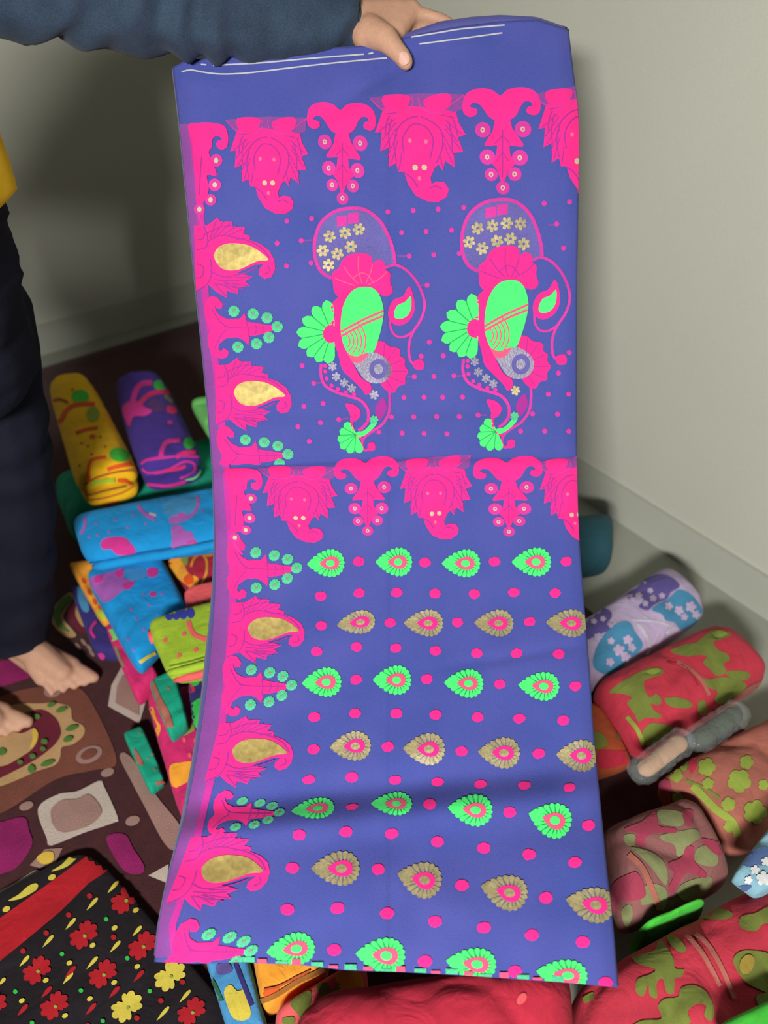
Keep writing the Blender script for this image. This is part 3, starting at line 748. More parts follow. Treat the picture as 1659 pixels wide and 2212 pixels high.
# dull rose roll
for g in ([(670, 430), (860, 450), (870, 550), (780, 560), (680, 530)], [(380, 640), (470, 630), (470, 720), (400, 720)], [(680, 640), (760, 620), (860, 600), (980, 590), (1010, 660), (940, 700), (880, 790), (820, 810), (800, 720), (700, 680)],
          [(980, 760), (1060, 720), (1150, 780), (1150, 880), (1060, 890), (970, 850)], [(440, 740), (600, 780), (700, 850), (740, 950), (720, 1050), (600, 900), (520, 820)],
          [(550, 1060), (680, 1050), (740, 1130), (700, 1260), (620, 1200), (520, 1210)], [(360, 1270), (430, 1210), (450, 1300), (400, 1400)], [(850, 1050), (960, 1000), (1100, 980), (1080, 1100), (900, 1180), (820, 1120)]):
    pr('r8', 'leaf_motif', C8(g), m_sage)
for g in ([(380, 590), (520, 530), (640, 450), (670, 560), (800, 580), (810, 620), (640, 620), (560, 660), (550, 740), (470, 700), (480, 620)],
          [(740, 880), (850, 830), (900, 730), (960, 740), (970, 860), (1060, 950), (1050, 990), (900, 950), (820, 1060), (790, 1120), (745, 1080), (790, 960)],
          [(290, 1050), (420, 960), (500, 960), (560, 1130), (450, 1180), (350, 1180), (330, 1300), (290, 1230)], [(870, 430), (960, 440), (930, 560), (880, 520)], [(1020, 670), (1150, 690), (1230, 750), (1150, 800)]):
    pr('r8', 'flower_motif', C8(g), m_rose, .002)
ps('r8', 'stem_motif', C8([(420, 800), (520, 900), (600, 1060), (670, 1250)]), 12, m_brick, .003)
# light blue
for g in ([(1360, 850), (1450, 770), (1580, 740), (1580, 880), (1480, 890), (1400, 900)], [(1300, 1080), (1380, 1050), (1450, 1060), (1360, 1120)]):
    pr('r9', 'flower_motif', C8(g), F('cloth_dusk_blue', (80, 104, 150)))
for x, y, r in ((1540, 1000, 60), (1470, 930, 40), (1560, 860, 40), (1420, 1010, 34)):
    q = C8([(x, y)])[0]; o_, r_ = BUN['r9']
    printed(o_, r_, 'blossom_motif', flower(q[0], q[1], r / 3.868, 5, r), m_white, .003, 6)
# large scarlet near right
for g in ([(450, 1660), (560, 1630), (640, 1600), (680, 1520), (740, 1580), (790, 1680), (800, 1750), (880, 1760), (850, 1830), (800, 1830), (790, 1950), (730, 1950), (700, 1840), (650, 1870), (650, 2000), (590, 1970), (580, 1880), (540, 1980), (480, 1950), (490, 1850), (600, 1800), (640, 1760), (500, 1720)],
          [(660, 2060), (720, 2000), (830, 1990), (850, 1920), (960, 1895), (1060, 1950), (1120, 2060), (1120, 2160), (1080, 2180), (1045, 2130), (1060, 2060), (980, 2050), (910, 2110), (920, 2212), (700, 2260), (430, 2260), (520, 2190), (680, 2170)],
          [(1290, 1700), (1330, 1620), (1440, 1600), (1600, 1640), (1680, 1800), (1640, 1960), (1500, 1920), (1380, 1850)],
          [(1350, 1330), (1480, 1290), (1600, 1240), (1640, 1360), (1540, 1380), (1480, 1440), (1360, 1420)],
          [(740, 1480), (830, 1500), (900, 1590), (850, 1620), (770, 1560)], [(40, 2000), (120, 1950), (130, 2010), (60, 2040)],
          [(1040, 1300), (1150, 1250), (1280, 1290), (1250, 1340), (1060, 1340)], [(1480, 1980), (1600, 1960), (1640, 2100), (1520, 2080)]):
    pr('r6', 'leaf_motif', C8(g), m_oliv, .002, grid=11)
pe('r6', 'leaf_motif', *C8([(1400, 1720)])[0], 15, 22, F('cloth_ochre', (160, 136, 58)), .3, .004)
for g in ([(900, 1480), (1010, 1600), (1100, 1740), (1180, 1900)], [(960, 1460), (1080, 1560), (1200, 1760), (1300, 2000)]):
    ps('r6', 'stem_motif', C8(g), 10, m_brick, .003)
pe('b5', 'spot_motif', 1127, 2158, 9, 14, m_coral, .6)

# black cloth
o1, r1 = BUN['b1']
def b1(name, pts, m, off=.0016, sm=True): return printed(o1, r1, name, spline(pts) if sm else pts, m, off, 10)
b1('red_band', CG([(-300, 1500), (0, 1330), (380, 1060), (740, 800), (830, 795), (900, 860), (945, 905), (740, 1040), (520, 1260), (260, 1480), (0, 1690), (-300, 1880)]), m_redb, .0016, False)
def rfl(x, y, s, m, rot):
    q = CG([(x, y)])[0]
    P = []
    for i in range(60):
        a = 2 * math.pi * i / 60
        k = abs(math.sin((a + rot))) ** 0.5                          # a pinched waist: two fans of petals
        rr = s / 3.867 * (0.16 + 0.84 * k * (0.72 + 0.28 * abs(math.cos(5 * a)) ** 0.8))
        P.append((q[0] + rr * math.cos(a), q[1] + rr * math.sin(a)))
    printed(o1, r1, 'flower_motif', P, m, .0018, 8)
    printed(o1, r1, 'flower_centre', ell(q[0] + 3, q[1] + 3, 4, 4), m_olivl, .003, 8)
for x, y in ((1045, 1175), (700, 1470), (310, 1765), (860, 1795), (455, 2060), (1190, 1560), (-60, 2060), (1600, 2110), (700, 2330)): rfl(x, y, 135, m_redb, 2.35)
for x, y in ((1060, 2070), (1420, 1810)): rfl(x, y, 150, m_ylw2, 2.35)
for x, y, l in ((942, 1075, 66), (770, 1215, 72), (590, 1380, 66), (402, 1525, 68), (205, 1690, 62), (1145, 1440, 58), (962, 1570, 66), (770, 1705, 72), (568, 1835, 66), (1545, 1985, 70), (1360, 2130, 80), (20, 1860, 40)):
    q = CG([(x, y)])[0]
    printed(o1, r1, 'leaf_motif', teardrop(q[0], q[1], 2 * l / 3.867, 9, -.85, m=1.2), m_ylw2, .002, 6)
for x, y in ((1135, 1265), (958, 1412), (775, 1558), (582, 1705), (385, 1850), (185, 2020), (1148, 1735), (955, 1868), (752, 2003), (545, 2145)):
    q = CG([(x, y)])[0]; printed(o1, r1, 'spot_motif', ell(q[0], q[1], 7, 5, -.6), m_ylw2, .002, 6)
for x, y in ((888, 1340), (520, 1630), (130, 1945), (1065, 1665), (678, 1935), (1252, 1940), (270, 2205), (860, 2190)):
    q = CG([(x, y)])[0]; printed(o1, r1, 'spot_motif', ell(q[0], q[1], 5, 5), m_grn, .002, 6)
for x, y in ((750, 1145), (575, 1305), (388, 1455), (195, 1605), (1525, 1865), (1345, 2020), (1145, 2165), (950, 1490)):
    q = CG([(x, y)])[0]; printed(o1, r1, 'spot_motif', ell(q[0], q[1], 6, 6), m_redb, .002, 6)
for x, y in ((1160, 1815), (955, 1950), (760, 2090), (590, 1780), (190, 2100), (390, 1950)):
    q = CG([(x, y)])[0]; printed(o1, r1, 'leaf_motif', teardrop(q[0], q[1], 34, 10, -.85, m=1.0), m_redb, .002, 6)
for g in ([(430, 940), (520, 880), (600, 800), (700, 735), (670, 800), (560, 900)], [(70, 1185), (160, 1130), (240, 1060), (310, 1040), (310, 1090), (180, 1165)]):
    b1('leaf_motif', CG(g), m_ylw2)
for x, y in ((435, 990), (55, 1255), (760, 750)):
    q = CG([(x, y)])[0]; printed(o1, r1, 'spot_motif', ell(q[0], q[1], 9, 6, -.5), m_ylw2, .002, 6)
# near pieces under the hem
pr('b2', 'petal_motif', CB([(470, 690), (510, 650), (550, 690), (600, 690), (635, 830), (600, 870), (530, 860), (490, 780)]), m_ylw2)
ps('b2', 'line_motif', CB([(540, 520), (590, 650), (640, 780)]), 10, m_navy)
ps('b2', 'line_motif', CB([(330, 530), (400, 640), (450, 760)]), 14, F('cloth_forest', (40, 96, 60)))
pr('b2', 'petal_motif', CB([(420, 530), (500, 520), (520, 570), (440, 590)]), m_viol)
tube_on('b3', 'folded_edge', CB([(615, 500), (640, 620), (680, 760)]), .010, m_lime, .3)
ps('b3', 'folded_edge', CB([(680, 760), (800, 700), (930, 620), (1080, 550)]), 10, F('cloth_umber', (150, 96, 40)), .003)
ps('b3', 'folded_edge', CB([(720, 680), (800, 660), (900, 610), (1000, 560)]), 4, m_rust, .003)
pe('b3', 'spot_motif', *CB([(760, 690)])[0], 18, 8, m_orred, -.4)
pr('b4', 'leaf_motif', CB([(880, 760), (1000, 690), (1000, 780), (960, 870), (920, 830)]), m_oliv)
pr('b4', 'leaf_motif', CB([(1040, 660), (1110, 640), (1130, 700), (1180, 640), (1190, 760), (1110, 810), (1080, 740)]), m_oliv)
pr('b4', 'leaf_motif', CB([(1160, 590), (1240, 570), (1310, 580), (1330, 690), (1270, 720), (1200, 720), (1170, 640)]), m_orn)
pr('b4', 'leaf_motif', CB([(830, 860), (900, 850), (900, 900), (840, 900)]), m_oliv)

# ---- two slim packs in clear plastic on the right heap
def wrapped(key, label, a, b, zc, rad, inner):
    A = atz(a[0], a[1], zc); Bq = atz(b[0], b[1], zc); ax = (Bq - A); L_ = ax.length; ax.normalize()
    sd = ax.cross(Vector((0, 0, 1))).normalized(); up = sd.cross(ax)
    root = empty('wrapped_package', (A + Bq) / 2 - Vector((0, 0, rad)), label, 'package')
    def tube(nm, l0, l1, r, mat, crinkle):
        vs = []; fs = []; nu, nv = 22, 20
        for i in range(nu + 1):
            t = l0 + (l1 - l0) * i / nu
            e = min(1, 6 * min(i / nu, 1 - i / nu) + 0.001); e = math.sqrt(1 - (1 - e) ** 2)
            for j in range(nv):
                th = 2 * math.pi * j / nv
                n_ = 1 + crinkle * noise.noise(Vector((t * 60, math.cos(th) * 2, math.sin(th) * 2)))
                rr = r * n_ * (0.05 + 0.95 * e)
                vs.append(A + ax * (L_ * t) + sd * (rr * math.cos(th)) + up * (rr * 0.8 * math.sin(th)))
        for i in range(nu):
            for j in range(nv):
                fs.append([i * nv + j, i * nv + (j + 1) % nv, (i + 1) * nv + (j + 1) % nv, (i + 1) * nv + j])
        fs.append(list(range(nv))[::-1]); fs.append([nu * nv + j for j in range(nv)])
        return mesh_obj(nm, vs, fs, mat, root)
    tube('inner_roll', .12, .9, rad * .62, inner, .1)
    tube('clear_wrap', 0, 1, rad, plastic('wrap_film', (190, 200, 200), .13), .22)
    return root
wrapped('w1', 'slim beige pack in clear plastic lying against the scarlet roll', (1366, 1682), (1492, 1586), .195, .027, F('cloth_sand', (190, 150, 120)))
wrapped('w2', 'slim dark green pack in clear plastic between scarlet roll and brick sari', (1490, 1610), (1610, 1528), .195, .028, F('cloth_moss', (70, 76, 58)))

# ================================================================== THE HELD SARI
SW = 0.65
EY = [0, 130, 250, 400, 600, 800, 1000, 1150, 1300, 1450, 1600, 1750, 1900, 2000, 2100, 2200]
EL = [352, 370, 385, 400, 420, 441, 458, 464, 463, 450, 430, 402, 362, 342, 331, 322]
ER = [1222, 1236, 1250, 1250, 1247, 1246, 1247, 1251, 1262, 1274, 1284, 1299, 1314, 1325, 1334, 1343]
def cr(xs, ys, x):
    x = min(max(x, xs[0]), xs[-1] - 1e-6)
    i = max(0, min(len(xs) - 2, int(np.searchsorted(xs, x, side='right')) - 1))
    h = xs[i + 1] - xs[i]; t = (x - xs[i]) / h
    m0 = (ys[i + 1] - ys[i - 1]) / (xs[i + 1] - xs[i - 1]) if i > 0 else (ys[i + 1] - ys[i]) / h
    m1 = (ys[i + 2] - ys[i]) / (xs[i + 2] - xs[i]) if i + 2 < len(xs) else (ys[i + 1] - ys[i]) / h
    return (2 * t ** 3 - 3 * t * t + 1) * ys[i] + (t ** 3 - 2 * t * t + t) * h * m0 + (-2 * t ** 3 + 3 * t * t) * ys[i + 1] + (t ** 3 - t * t) * h * m1
YT = np.linspace(-20, 2240, 1131)
LT = np.array([cr(EY, EL, y) for y in YT]); RT = np.array([cr(EY, ER, y) for y in YT])
kern = np.ones(61) / 61
WT = np.convolve(np.pad(RT - LT, 30, mode='edge'), kern, mode='valid')
DT = SW * FPX / WT
def Lx(y): return float(np.interp(y, YT, LT))
def Rx(y): return float(np.interp(y, YT, RT))
TOPX = [340, 372, 400, 560, 700, 790, 850, 900, 980, 1080, 1160, 1222, 1260]
TOPY = [150, 146, 130, 113, 103, 98, 88, 74, 58, 46, 42, 62, 66]
BOTX = [300, 333, 420, 520, 640, 750, 870, 1000, 1100, 1200, 1336, 1360]
BOTY = [2078, 2078, 2082, 2079, 2084, 2096, 2100, 2107, 2114, 2121, 2133, 2134]
def ytop(x): return float(np.interp(x, TOPX, TOPY))
def ybot(x): return float(np.interp(x, BOTX, BOTY))
def gs(x, s): return math.exp(-(x / s) ** 2)
def sari_depth(x, y):
    d = float(np.interp(y, YT, DT))
    # soft hanging undulation
    d += 0.006 * math.sin(x / 150.0 + y / 420.0) * min(1, y / 500.0)
    d += 0.0035 * noise.noise(Vector((x / 95.0, y / 95.0, 3.0)))
    d += 0.007 * noise.noise(Vector((x / 260.0, y / 200.0, 8.0)))
    # the tuck that runs across the lower third
    yl = 1752 - (x - 620) * 0.10
    a = max(0.0, min(1.0, (1360 - x) / 420.0))
    k = (y - yl) / 34.0
    d += (0.012 + 0.010 * a) * math.exp(-k * k * 0.5) * k * -0.9
    # creases
    d += 0.0045 * gs(y - (892 - (x - 640) * 0.02), 22)
    d += 0.004 * gs(y - (1435 - (x - 1000) * 0.16), 13) * gs(x - 1130, 150)
    d += 0.003 * gs(x - 846, 7) * (1.0 if y > 300 else 0.3)
    d += 0.006 * gs(y - (1008 - max(0, min(1, (x - 480) / 380)) * 22), 9)
    d -= 0.005 * gs(y - (1035 - max(0, min(1, (x - 480) / 380)) * 22), 22)
    d += 0.010 * gs(x - 866, 60) * gs(y - 150, 90)
    d += 0.006 * gs((x - 800) + (y - 180) * 1.3, 30) * gs(y - 190, 60)
    # edges curl back a little
    u = (x - Lx(y)) / (Rx(y) - Lx(y))
    d += 0.012 * max(0, 1 - u / 0.05) ** 2 + 0.008 * max(0, 1 - (1 - u) / 0.04) ** 2
    return d
def SP3(x, y, off=0.0):
    return at(x, y, sari_depth(x, y) - off)

S_ROOT = empty('held_sari', (0.0, 0.45, 0.30), 'blue folded sari with pink border, green and gold teardrops, held up by the hand', 'sari')
M_SB = fabric('sari_blue', (58, 74, 150), scale=700, blotch=9, sheen=0.03, bump=0.3, rgb2=(80, 82, 158))
M_SBD = fabric('sari_blue_back', (84, 84, 150), var=0.1, scale=700, blotch=7, sheen=0.1)
M_PK = fabric('sari_pink', (244, 40, 134), var=0.08, scale=700, blotch=25, sheen=0.05)
M_PKD = fabric('sari_pink_line', (160, 44, 142), var=0.05, scale=700, sheen=0.05)
M_BER = fabric('sari_berry', (204, 54, 150), var=0.1, scale=700, sheen=0.05)
M_SEL = fabric('sari_selvedge', (132, 68, 146), var=0.1, scale=700, sheen=0.1)
M_GR = fabric('sari_green', (74, 230, 114), var=0.08, scale=700, blotch=30, sheen=0.05)
M_GRD = fabric('sari_green_line', (26, 160, 84), var=0.05, scale=700, sheen=0)
M_BEAD = fabric('sari_bead', (78, 186, 136), var=0.22, scale=420, sheen=0.05)
M_BEADD = fabric('sari_bead_dark', (120, 150, 130), var=0.2, scale=420, sheen=0)
M_CO = fabric('sari_coral', (236, 86, 124), var=0.08, scale=700, sheen=0.05)
M_GO = gold('sari_gold', (176, 156, 92), 0.58, 110)
M_GOP = gold('sari_gold_petal', (164, 152, 112), 0.55, 200)
M_SIL = gold('sari_silver', (122, 118, 136), 0.5, 300)
M_NET = fabric('sari_net', (98, 92, 160), var=0.12, scale=500, sheen=0.1)
M_EYE = fabric('sari_eye', (196, 180, 150), var=0.1, scale=500)
M_ORG = fabric('sari_faint_orange', (255, 100, 140), var=0.1, scale=500)
M_GLINT = bpy.data.materials.new('painted_glint'); MATS['painted_glint'] = M_GLINT  # pale glossy colour for the painted glints
_nt, _N, _L, _P = nodes_of(M_GLINT)
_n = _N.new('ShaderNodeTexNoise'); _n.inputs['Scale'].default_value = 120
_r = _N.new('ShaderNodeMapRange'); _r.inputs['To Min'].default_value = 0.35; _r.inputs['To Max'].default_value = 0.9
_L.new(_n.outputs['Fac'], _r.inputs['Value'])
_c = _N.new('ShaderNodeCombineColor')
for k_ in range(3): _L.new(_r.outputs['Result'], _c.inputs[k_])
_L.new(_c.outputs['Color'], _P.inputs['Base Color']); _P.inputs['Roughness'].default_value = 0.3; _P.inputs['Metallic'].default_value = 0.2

def sheet(name, nu, nv, fx, ft, fb, off, mat, thick):
    vs = []; fs = []
    for j in range(nv + 1):
        for i in range(nu + 1):
            u, v = i / nu, j / nv
            # find x for this row: x depends on y and y on x; two rounds settle it
            y = 100 + v * 2000
            for _ in range(3):
                x = fx(u, y); y = ft(x) + v * (fb(x) - ft(x))
            vs.append(SP3(x, y, off))
    for j in range(nv):
        for i in range(nu):
            a = j * (nu + 1) + i
            fs.append([a, a + nu + 1, a + nu + 2, a + 1])
    o = mesh_obj(name, vs, fs, mat, S_ROOT)
    md = o.modifiers.new('thickness', 'SOLIDIFY'); md.thickness = thick; md.offset = -1
    return o
sheet('cloth', 150, 330, lambda u, y: Lx(y) + u * (Rx(y) - Lx(y)), ytop, ybot, 0.0, M_SB, 0.004)
# folded layers behind, peeping out at top right and along the left edge
T2X = [350, 400, 840, 880, 950, 1020, 1080, 1160, 1222, 1260]; T2Y = [152, 140, 112, 70, 46, 36, 32, 36, 58, 62]
def lx2(y): return Lx(y) - 9 * gs(y - 1420, 190) - 6 * gs(y - 1700, 130) - 2
def rx2(y): return Rx(y) - 3
sheet('rear_fold', 60, 140, lambda u, y: lx2(y) + u * (rx2(y) - lx2(y)),
      lambda x: float(np.interp(x, T2X, T2Y)), lambda x: ybot(x) - 14, -0.009, M_SBD, 0.004)

def motif(name, layers, clip=True, ymax=None, grid=8.0, label=None, base=1, parent=None):
    """layers: list of (outline, material); each next colour lies a fraction of a millimetre higher"""
    mats = []; vs = []; fs = []; mi = []
    for item in layers:
        poly, mat = item[0], item[1]; lev = item[2] if len(item) > 2 else 0
        if mat not in mats: mats.append(mat)
        k = mats.index(mat)
        pts = []
        for x, y in poly:
            if ymax is not None: y = min(y, ymax)
            if clip:
                y = min(max(y, ytop(x) + 1), ybot(x) - 0.6); x = min(max(x, Lx(y) + 0.6), Rx(y) - 0.6)
            pts.append((x, y))
        V, Fc = tri2d(pts, grid)
        if not Fc: continue
        off = 0.0010 + 0.0006 * (base + lev)
        b = len(vs)
        vs += [SP3(x, y, off) for x, y in V]
        for f in Fc:
            (ax, ay), (bx, by), (cx, cy) = V[f[0]], V[f[1]], V[f[2]]
            area_ = (bx - ax) * (cy - ay) - (by - ay) * (cx - ax)
            if abs(area_) < 1e-3: continue
            fs.append([b + f[0], b + f[2], b + f[1]] if area_ > 0 else [b + i for i in f]); mi.append(k)
    if not fs: return None
    o = mesh_obj(name, vs, fs, mats, parent or S_ROOT, mat_idx=mi)
    if label: o['label'] = label
    return o

# ---- left selvedge strip
ys = list(range(268, 2080, 12))
def pinkline(y): return float(np.interp(y, [268, 400, 470, 640, 800, 1000, 1180, 1300, 1450, 1600, 1750, 1900, 2000, 2080], [408, 424, 428, 438, 462, 482, 494, 497, 487, 470, 434, 400, 366, 375]))
motif('selvedge_strip', [([(Lx(y) + 1, y) for y in ys] + [(pinkline(y) + 14, y) for y in ys[::-1]], M_SEL)], base=0, grid=12)

M_BAND = fabric('sari_band', (190, 46, 146), var=0.1, scale=700, sheen=0.05)
motif('border_band', [([(pinkline(y) - 2, y) for y in ys] + [(pinkline(y) + 13, y) for y in ys[::-1]], M_BAND)], base=0.6, grid=12)

# ---- plain top band: pale strips that paint glints along the folds
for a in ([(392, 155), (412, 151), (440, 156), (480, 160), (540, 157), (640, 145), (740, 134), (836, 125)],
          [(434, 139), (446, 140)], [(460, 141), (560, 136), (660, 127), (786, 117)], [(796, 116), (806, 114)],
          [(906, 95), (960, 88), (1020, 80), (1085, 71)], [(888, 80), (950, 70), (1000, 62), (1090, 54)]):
    motif('painted_glint', [(stroke(a, 3.2), M_GLINT)], base=0)

# ---- hanging paisley of the border (traced on one repeat, in pixels)
EO = C2([(215, 725), (190, 800), (160, 890), (205, 880), (200, 950), (195, 1012), (250, 985), (252, 1050), (250, 1115), (300, 1085), (312, 1140), (350, 1140), (375, 1220), (425, 1295), (500, 1330), (575, 1330), (630, 1290), (642, 1240), (615, 1198), (565, 1193), (530, 1212), (522, 1170), (552, 1100), (575, 1080), (603, 1120), (618, 1050), (682, 1095), (672, 995), (737, 985), (700, 890), (752, 868), (705, 790), (690, 725), (560, 700), (330, 700)])
EBOX = (160 / 3.072 + 760, 610 / 3.072, 752 / 3.072 + 760, 1330 / 3.072)
def el(pts): return C2(pts)
E_LINES = [el([(300, 1080), (285, 960), (310, 850), (380, 780), (440, 765)]), el([(560, 1070), (600, 960), (590, 850), (520, 790), (460, 765)]),
           el([(255, 990), (250, 880), (270, 790)]), el([(225, 900), (235, 820), (255, 770)]), el([(665, 1000), (660, 880), (640, 790)]), el([(700, 880), (685, 810), (665, 765)]),
           el([(340, 1140), (400, 1180), (440, 1240)]), el([(520, 1240), (560, 1225), (600, 1245)]), el([(350, 1020), (340, 920), (390, 830), (440, 815), (500, 840), (540, 920), (520, 1040)])]
E_TOP = [el([(215, 640), (330, 622), (390, 640), (370, 700), (310, 735), (240, 725), (210, 690)]), el([(480, 650), (560, 610), (650, 605), (655, 660), (600, 715), (530, 715), (485, 690)])]
E_TOPL = [el([(130, 660), (190, 720), (280, 745), (370, 730), (410, 680), (400, 640)]), el([(445, 640), (455, 690), (510, 730), (590, 725), (660, 670), (740, 605)])]
E_STRIP = el([(130, 655), (300, 628), (450, 610), (745, 598), (730, 700), (660, 740), (200, 740)])
FEA = [C2([a, b]) for a, b in (((185, 880), (290, 790)), ((215, 995), (300, 850)), ((265, 1095), (310, 930)), ((318, 1130), (335, 1010)), ((725, 865), (620, 780)), ((720, 975), (620, 840)), ((672, 1080), (600, 920)), ((605, 1105), (580, 1010)), ((235, 760), (310, 745)), ((680, 760), (590, 745)), ((205, 940), (300, 810)), ((240, 1050), (305, 890)), ((700, 920), (620, 810)), ((680, 1020), (605, 880)))]
def paisley_hang(box, slope, ymax=None):
    sx = (box[2] - box[0]) / (EBOX[2] - EBOX[0]); sy = (box[3] - box[1]) / (EBOX[3] - EBOX[1])
    cs = ((EBOX[0] + EBOX[2]) / 2, EBOX[1]); cd = ((box[0] + box[2]) / 2, box[1])
    W = lambda p: warp(p, cs, cd, sx, sy, 0.0, slope)
    lay = [(W(E_STRIP), M_SEL, 0), (W(EO), M_PK, 1)]
    lay += [(W(spline(t)), M_PK, 1) for t in E_TOP]
    lay += [(W(stroke(l, 2.3)), M_PKD, 2) for l in FEA]
    lay += [(W(stroke(l, 3.0)), M_PKD, 2) for l in E_LINES] + [(W(stroke(l, 2.6)), M_BER, 2) for l in E_TOPL]
    for x, y in ((422, 1108), (482, 1104)): lay.append((W(ell(x / 3.072 + 760, y / 3.072, 6, 6.5)), M_EYE, 3))
    for x, y in ((388, 930), (492, 930), (450, 1180)): lay.append((W(ell(x / 3.072 + 760, y / 3.072, 4, 5)), M_ORG, 3))
    motif('paisley_motif', lay)
paisley_hang((497, 252, 666, 460), 0.07)
paisley_hang((810, 202, 1006, 434), 0.055)
paisley_hang((1163, 186, 1352, 420), -0.02)
paisley_hang((567, 1006, 729, 1170), 0.06)
paisley_hang((864, 986, 1020, 1165), -0.01)
paisley_hang((1166, 987, 1322, 1168), 0.0)

# ---- hanging sprig of the border
VB_T = C2([(735, 720), (750, 640), (800, 600), (870, 585), (940, 600), (985, 632), (1030, 592), (1100, 572), (1180, 578), (1235, 620), (1252, 690), (1240, 742), (1200, 757), (1158, 738), (1168, 702), (1200, 692), (1190, 670), (1150, 665), (1120, 700), (1090, 760), (1040, 795), (960, 800), (910, 775), (870, 720), (840, 690), (800, 688), (780, 712), (830, 728), (832, 760), (790, 782), (750, 765)])
VB_L = C2([(950, 795), (1050, 795), (1065, 850), (1140, 955), (1130, 972), (1045, 965), (1050, 1020), (1085, 1090), (1040, 1130), (1010, 1210), (990, 1210), (965, 1130), (930, 1090), (960, 1020), (965, 965), (885, 975), (880, 960), (935, 870)])
VB_B = [(870, 865, 52), (1135, 852, 55), (900, 1047, 52), (1115, 1045, 53), (926, 1163, 44), (1080, 1156, 46), (1003, 1250, 45)]
VBOX = (735 / 3.072 + 760, 580 / 3.072, 1252 / 3.072 + 760, 1295 / 3.072)
def sprig_hang(box, slope):
    sx = (box[2] - box[0]) / (VBOX[2] - VBOX[0]); sy = (box[3] - box[1]) / (VBOX[3] - VBOX[1])
    cs = ((VBOX[0] + VBOX[2]) / 2, VBOX[1]); cd = ((box[0] + box[2]) / 2, box[1])
    W = lambda p: warp(p, cs, cd, sx, sy, 0.0, slope)
    lay = [(W(spline(VB_T)), M_PK, 1), (W(VB_L), M_PK, 1)]
    for x, y, r in VB_B:
        q = C2([(x, y)])[0]
        lay.append((W(ell(q[0], q[1], r / 3.072)), M_BER, 0)); lay.append((W(ell(q[0] - .5, q[1], 5.0, 6.0)), M_EYE, 3)); lay.append((W(ell(q[0] - .5, q[1], 2.0, 2.6)), M_BER, 4))
    for a in ([(1000, 860), (1000, 1180)], [(1000, 900), (1050, 950)], [(1000, 900), (950, 955)], [(1000, 1010), (1040, 1070)], [(1000, 1010), (960, 1070)]):
        lay.append((W(stroke(C2(a), 2.2)), M_PKD, 2))
    motif('sprig_motif', lay)
sprig_hang((663, 222, 812, 442), 0.09)
sprig_hang((999, 190, 1168, 420), 0.03)
sprig_hang((722, 988, 862, 1157), 0.0)
sprig_hang((1022, 987, 1172, 1159), 0.0)
# half sprigs in the corner
HS = C1([(155, 900), (230, 880), (330, 880), (415, 905), (442, 985), (430, 1055), (390, 1072), (358, 1050), (362, 1012), (398, 1000), (370, 975), (332, 990), (322, 1060), (302, 1090), (352, 1220), (355, 1262), (290, 1255), (303, 1350), (280, 1430), (250, 1452), (215, 1452), (205, 1300), (185, 1050)])
def half_sprig(W, name='sprig_motif'):
    lay = [(W(spline(HS, step=5)), M_PK, 1)]
    for x, y, r in ((355, 1150, 46), (345, 1325, 46), (315, 1432, 42), (235, 1500, 40)):
        q = C1([(x, y)])[0]
        lay.append((W(ell(q[0], q[1], r / 3.318)), M_BER, 0)); lay.append((W(ell(q[0], q[1], 5, 6)), M_EYE, 3))
    lay.append((W(stroke(C1([(250, 1120), (240, 1250), (235, 1400)]), 2.4)), M_PKD, 2))
    lay.append((W(stroke(C1([(228, 1520), (240, 1580), (290, 1650)]), 6)), M_BER, 0))
    motif(name, lay)
half_sprig(lambda p: p)
half_sprig(lambda p: warp(p, (408, 268), (486, 1014), .95, .80, 0.0, 0.0))

# ---- side border: paisley with golden drop, pointing right
SPO = C3([(232, 1330), (330, 1325), (405, 1272), (425, 1300), (515, 1302), (510, 1335), (608, 1343), (592, 1388), (642, 1400), (642, 1430), (720, 1458), (785, 1505), (822, 1570), (828, 1640), (800, 1692), (750, 1706), (713, 1680), (710, 1640), (742, 1600), (680, 1606), (600, 1640), (545, 1662), (662, 1690), (605, 1722), (642, 1755), (562, 1762), (552, 1812), (472, 1790), (476, 1842), (400, 1800), (340, 1750), (240, 1790)])
SPG = C3([(375, 1540), (410, 1482), (480, 1455), (560, 1455), (640, 1470), (720, 1515), (778, 1570), (700, 1580), (630, 1610), (560, 1640), (480, 1645), (420, 1620), (385, 1570)])
SPL = [C3(p) for p in ([(330, 1440), (420, 1400), (520, 1410), (640, 1440), (730, 1490), (790, 1560)], [(350, 1650), (440, 1690), (540, 1680), (640, 1650), (700, 1620)], [(330, 1380), (420, 1340), (500, 1330)], [(300, 1330), (330, 1400), (320, 1480), (250, 1500)],
                       [(350, 1560), (360, 1660), (330, 1740), (250, 1790)], [(390, 1740), (480, 1760), (550, 1770)], [(380, 1710), (500, 1720), (600, 1710)], [(250, 1600), (300, 1620), (290, 1690), (245, 1700)], [(250, 1430), (300, 1420), (310, 1380)], [(770, 1610), (790, 1650), (750, 1670)])]
SFEA = [C3([a, b]) for a, b in (((395, 1290), (350, 1420)), ((495, 1312), (400, 1400)), ((590, 1352), (480, 1400)), ((630, 1415), (540, 1425)), ((645, 1692), (480, 1700)), ((625, 1755), (450, 1730)), ((545, 1800), (420, 1740)), ((470, 1830), (380, 1740)), ((450, 1300), (370, 1410)), ((545, 1330), (440, 1400)), ((600, 1775), (440, 1735)))]
SPA = C3([(575, 1550)])[0]
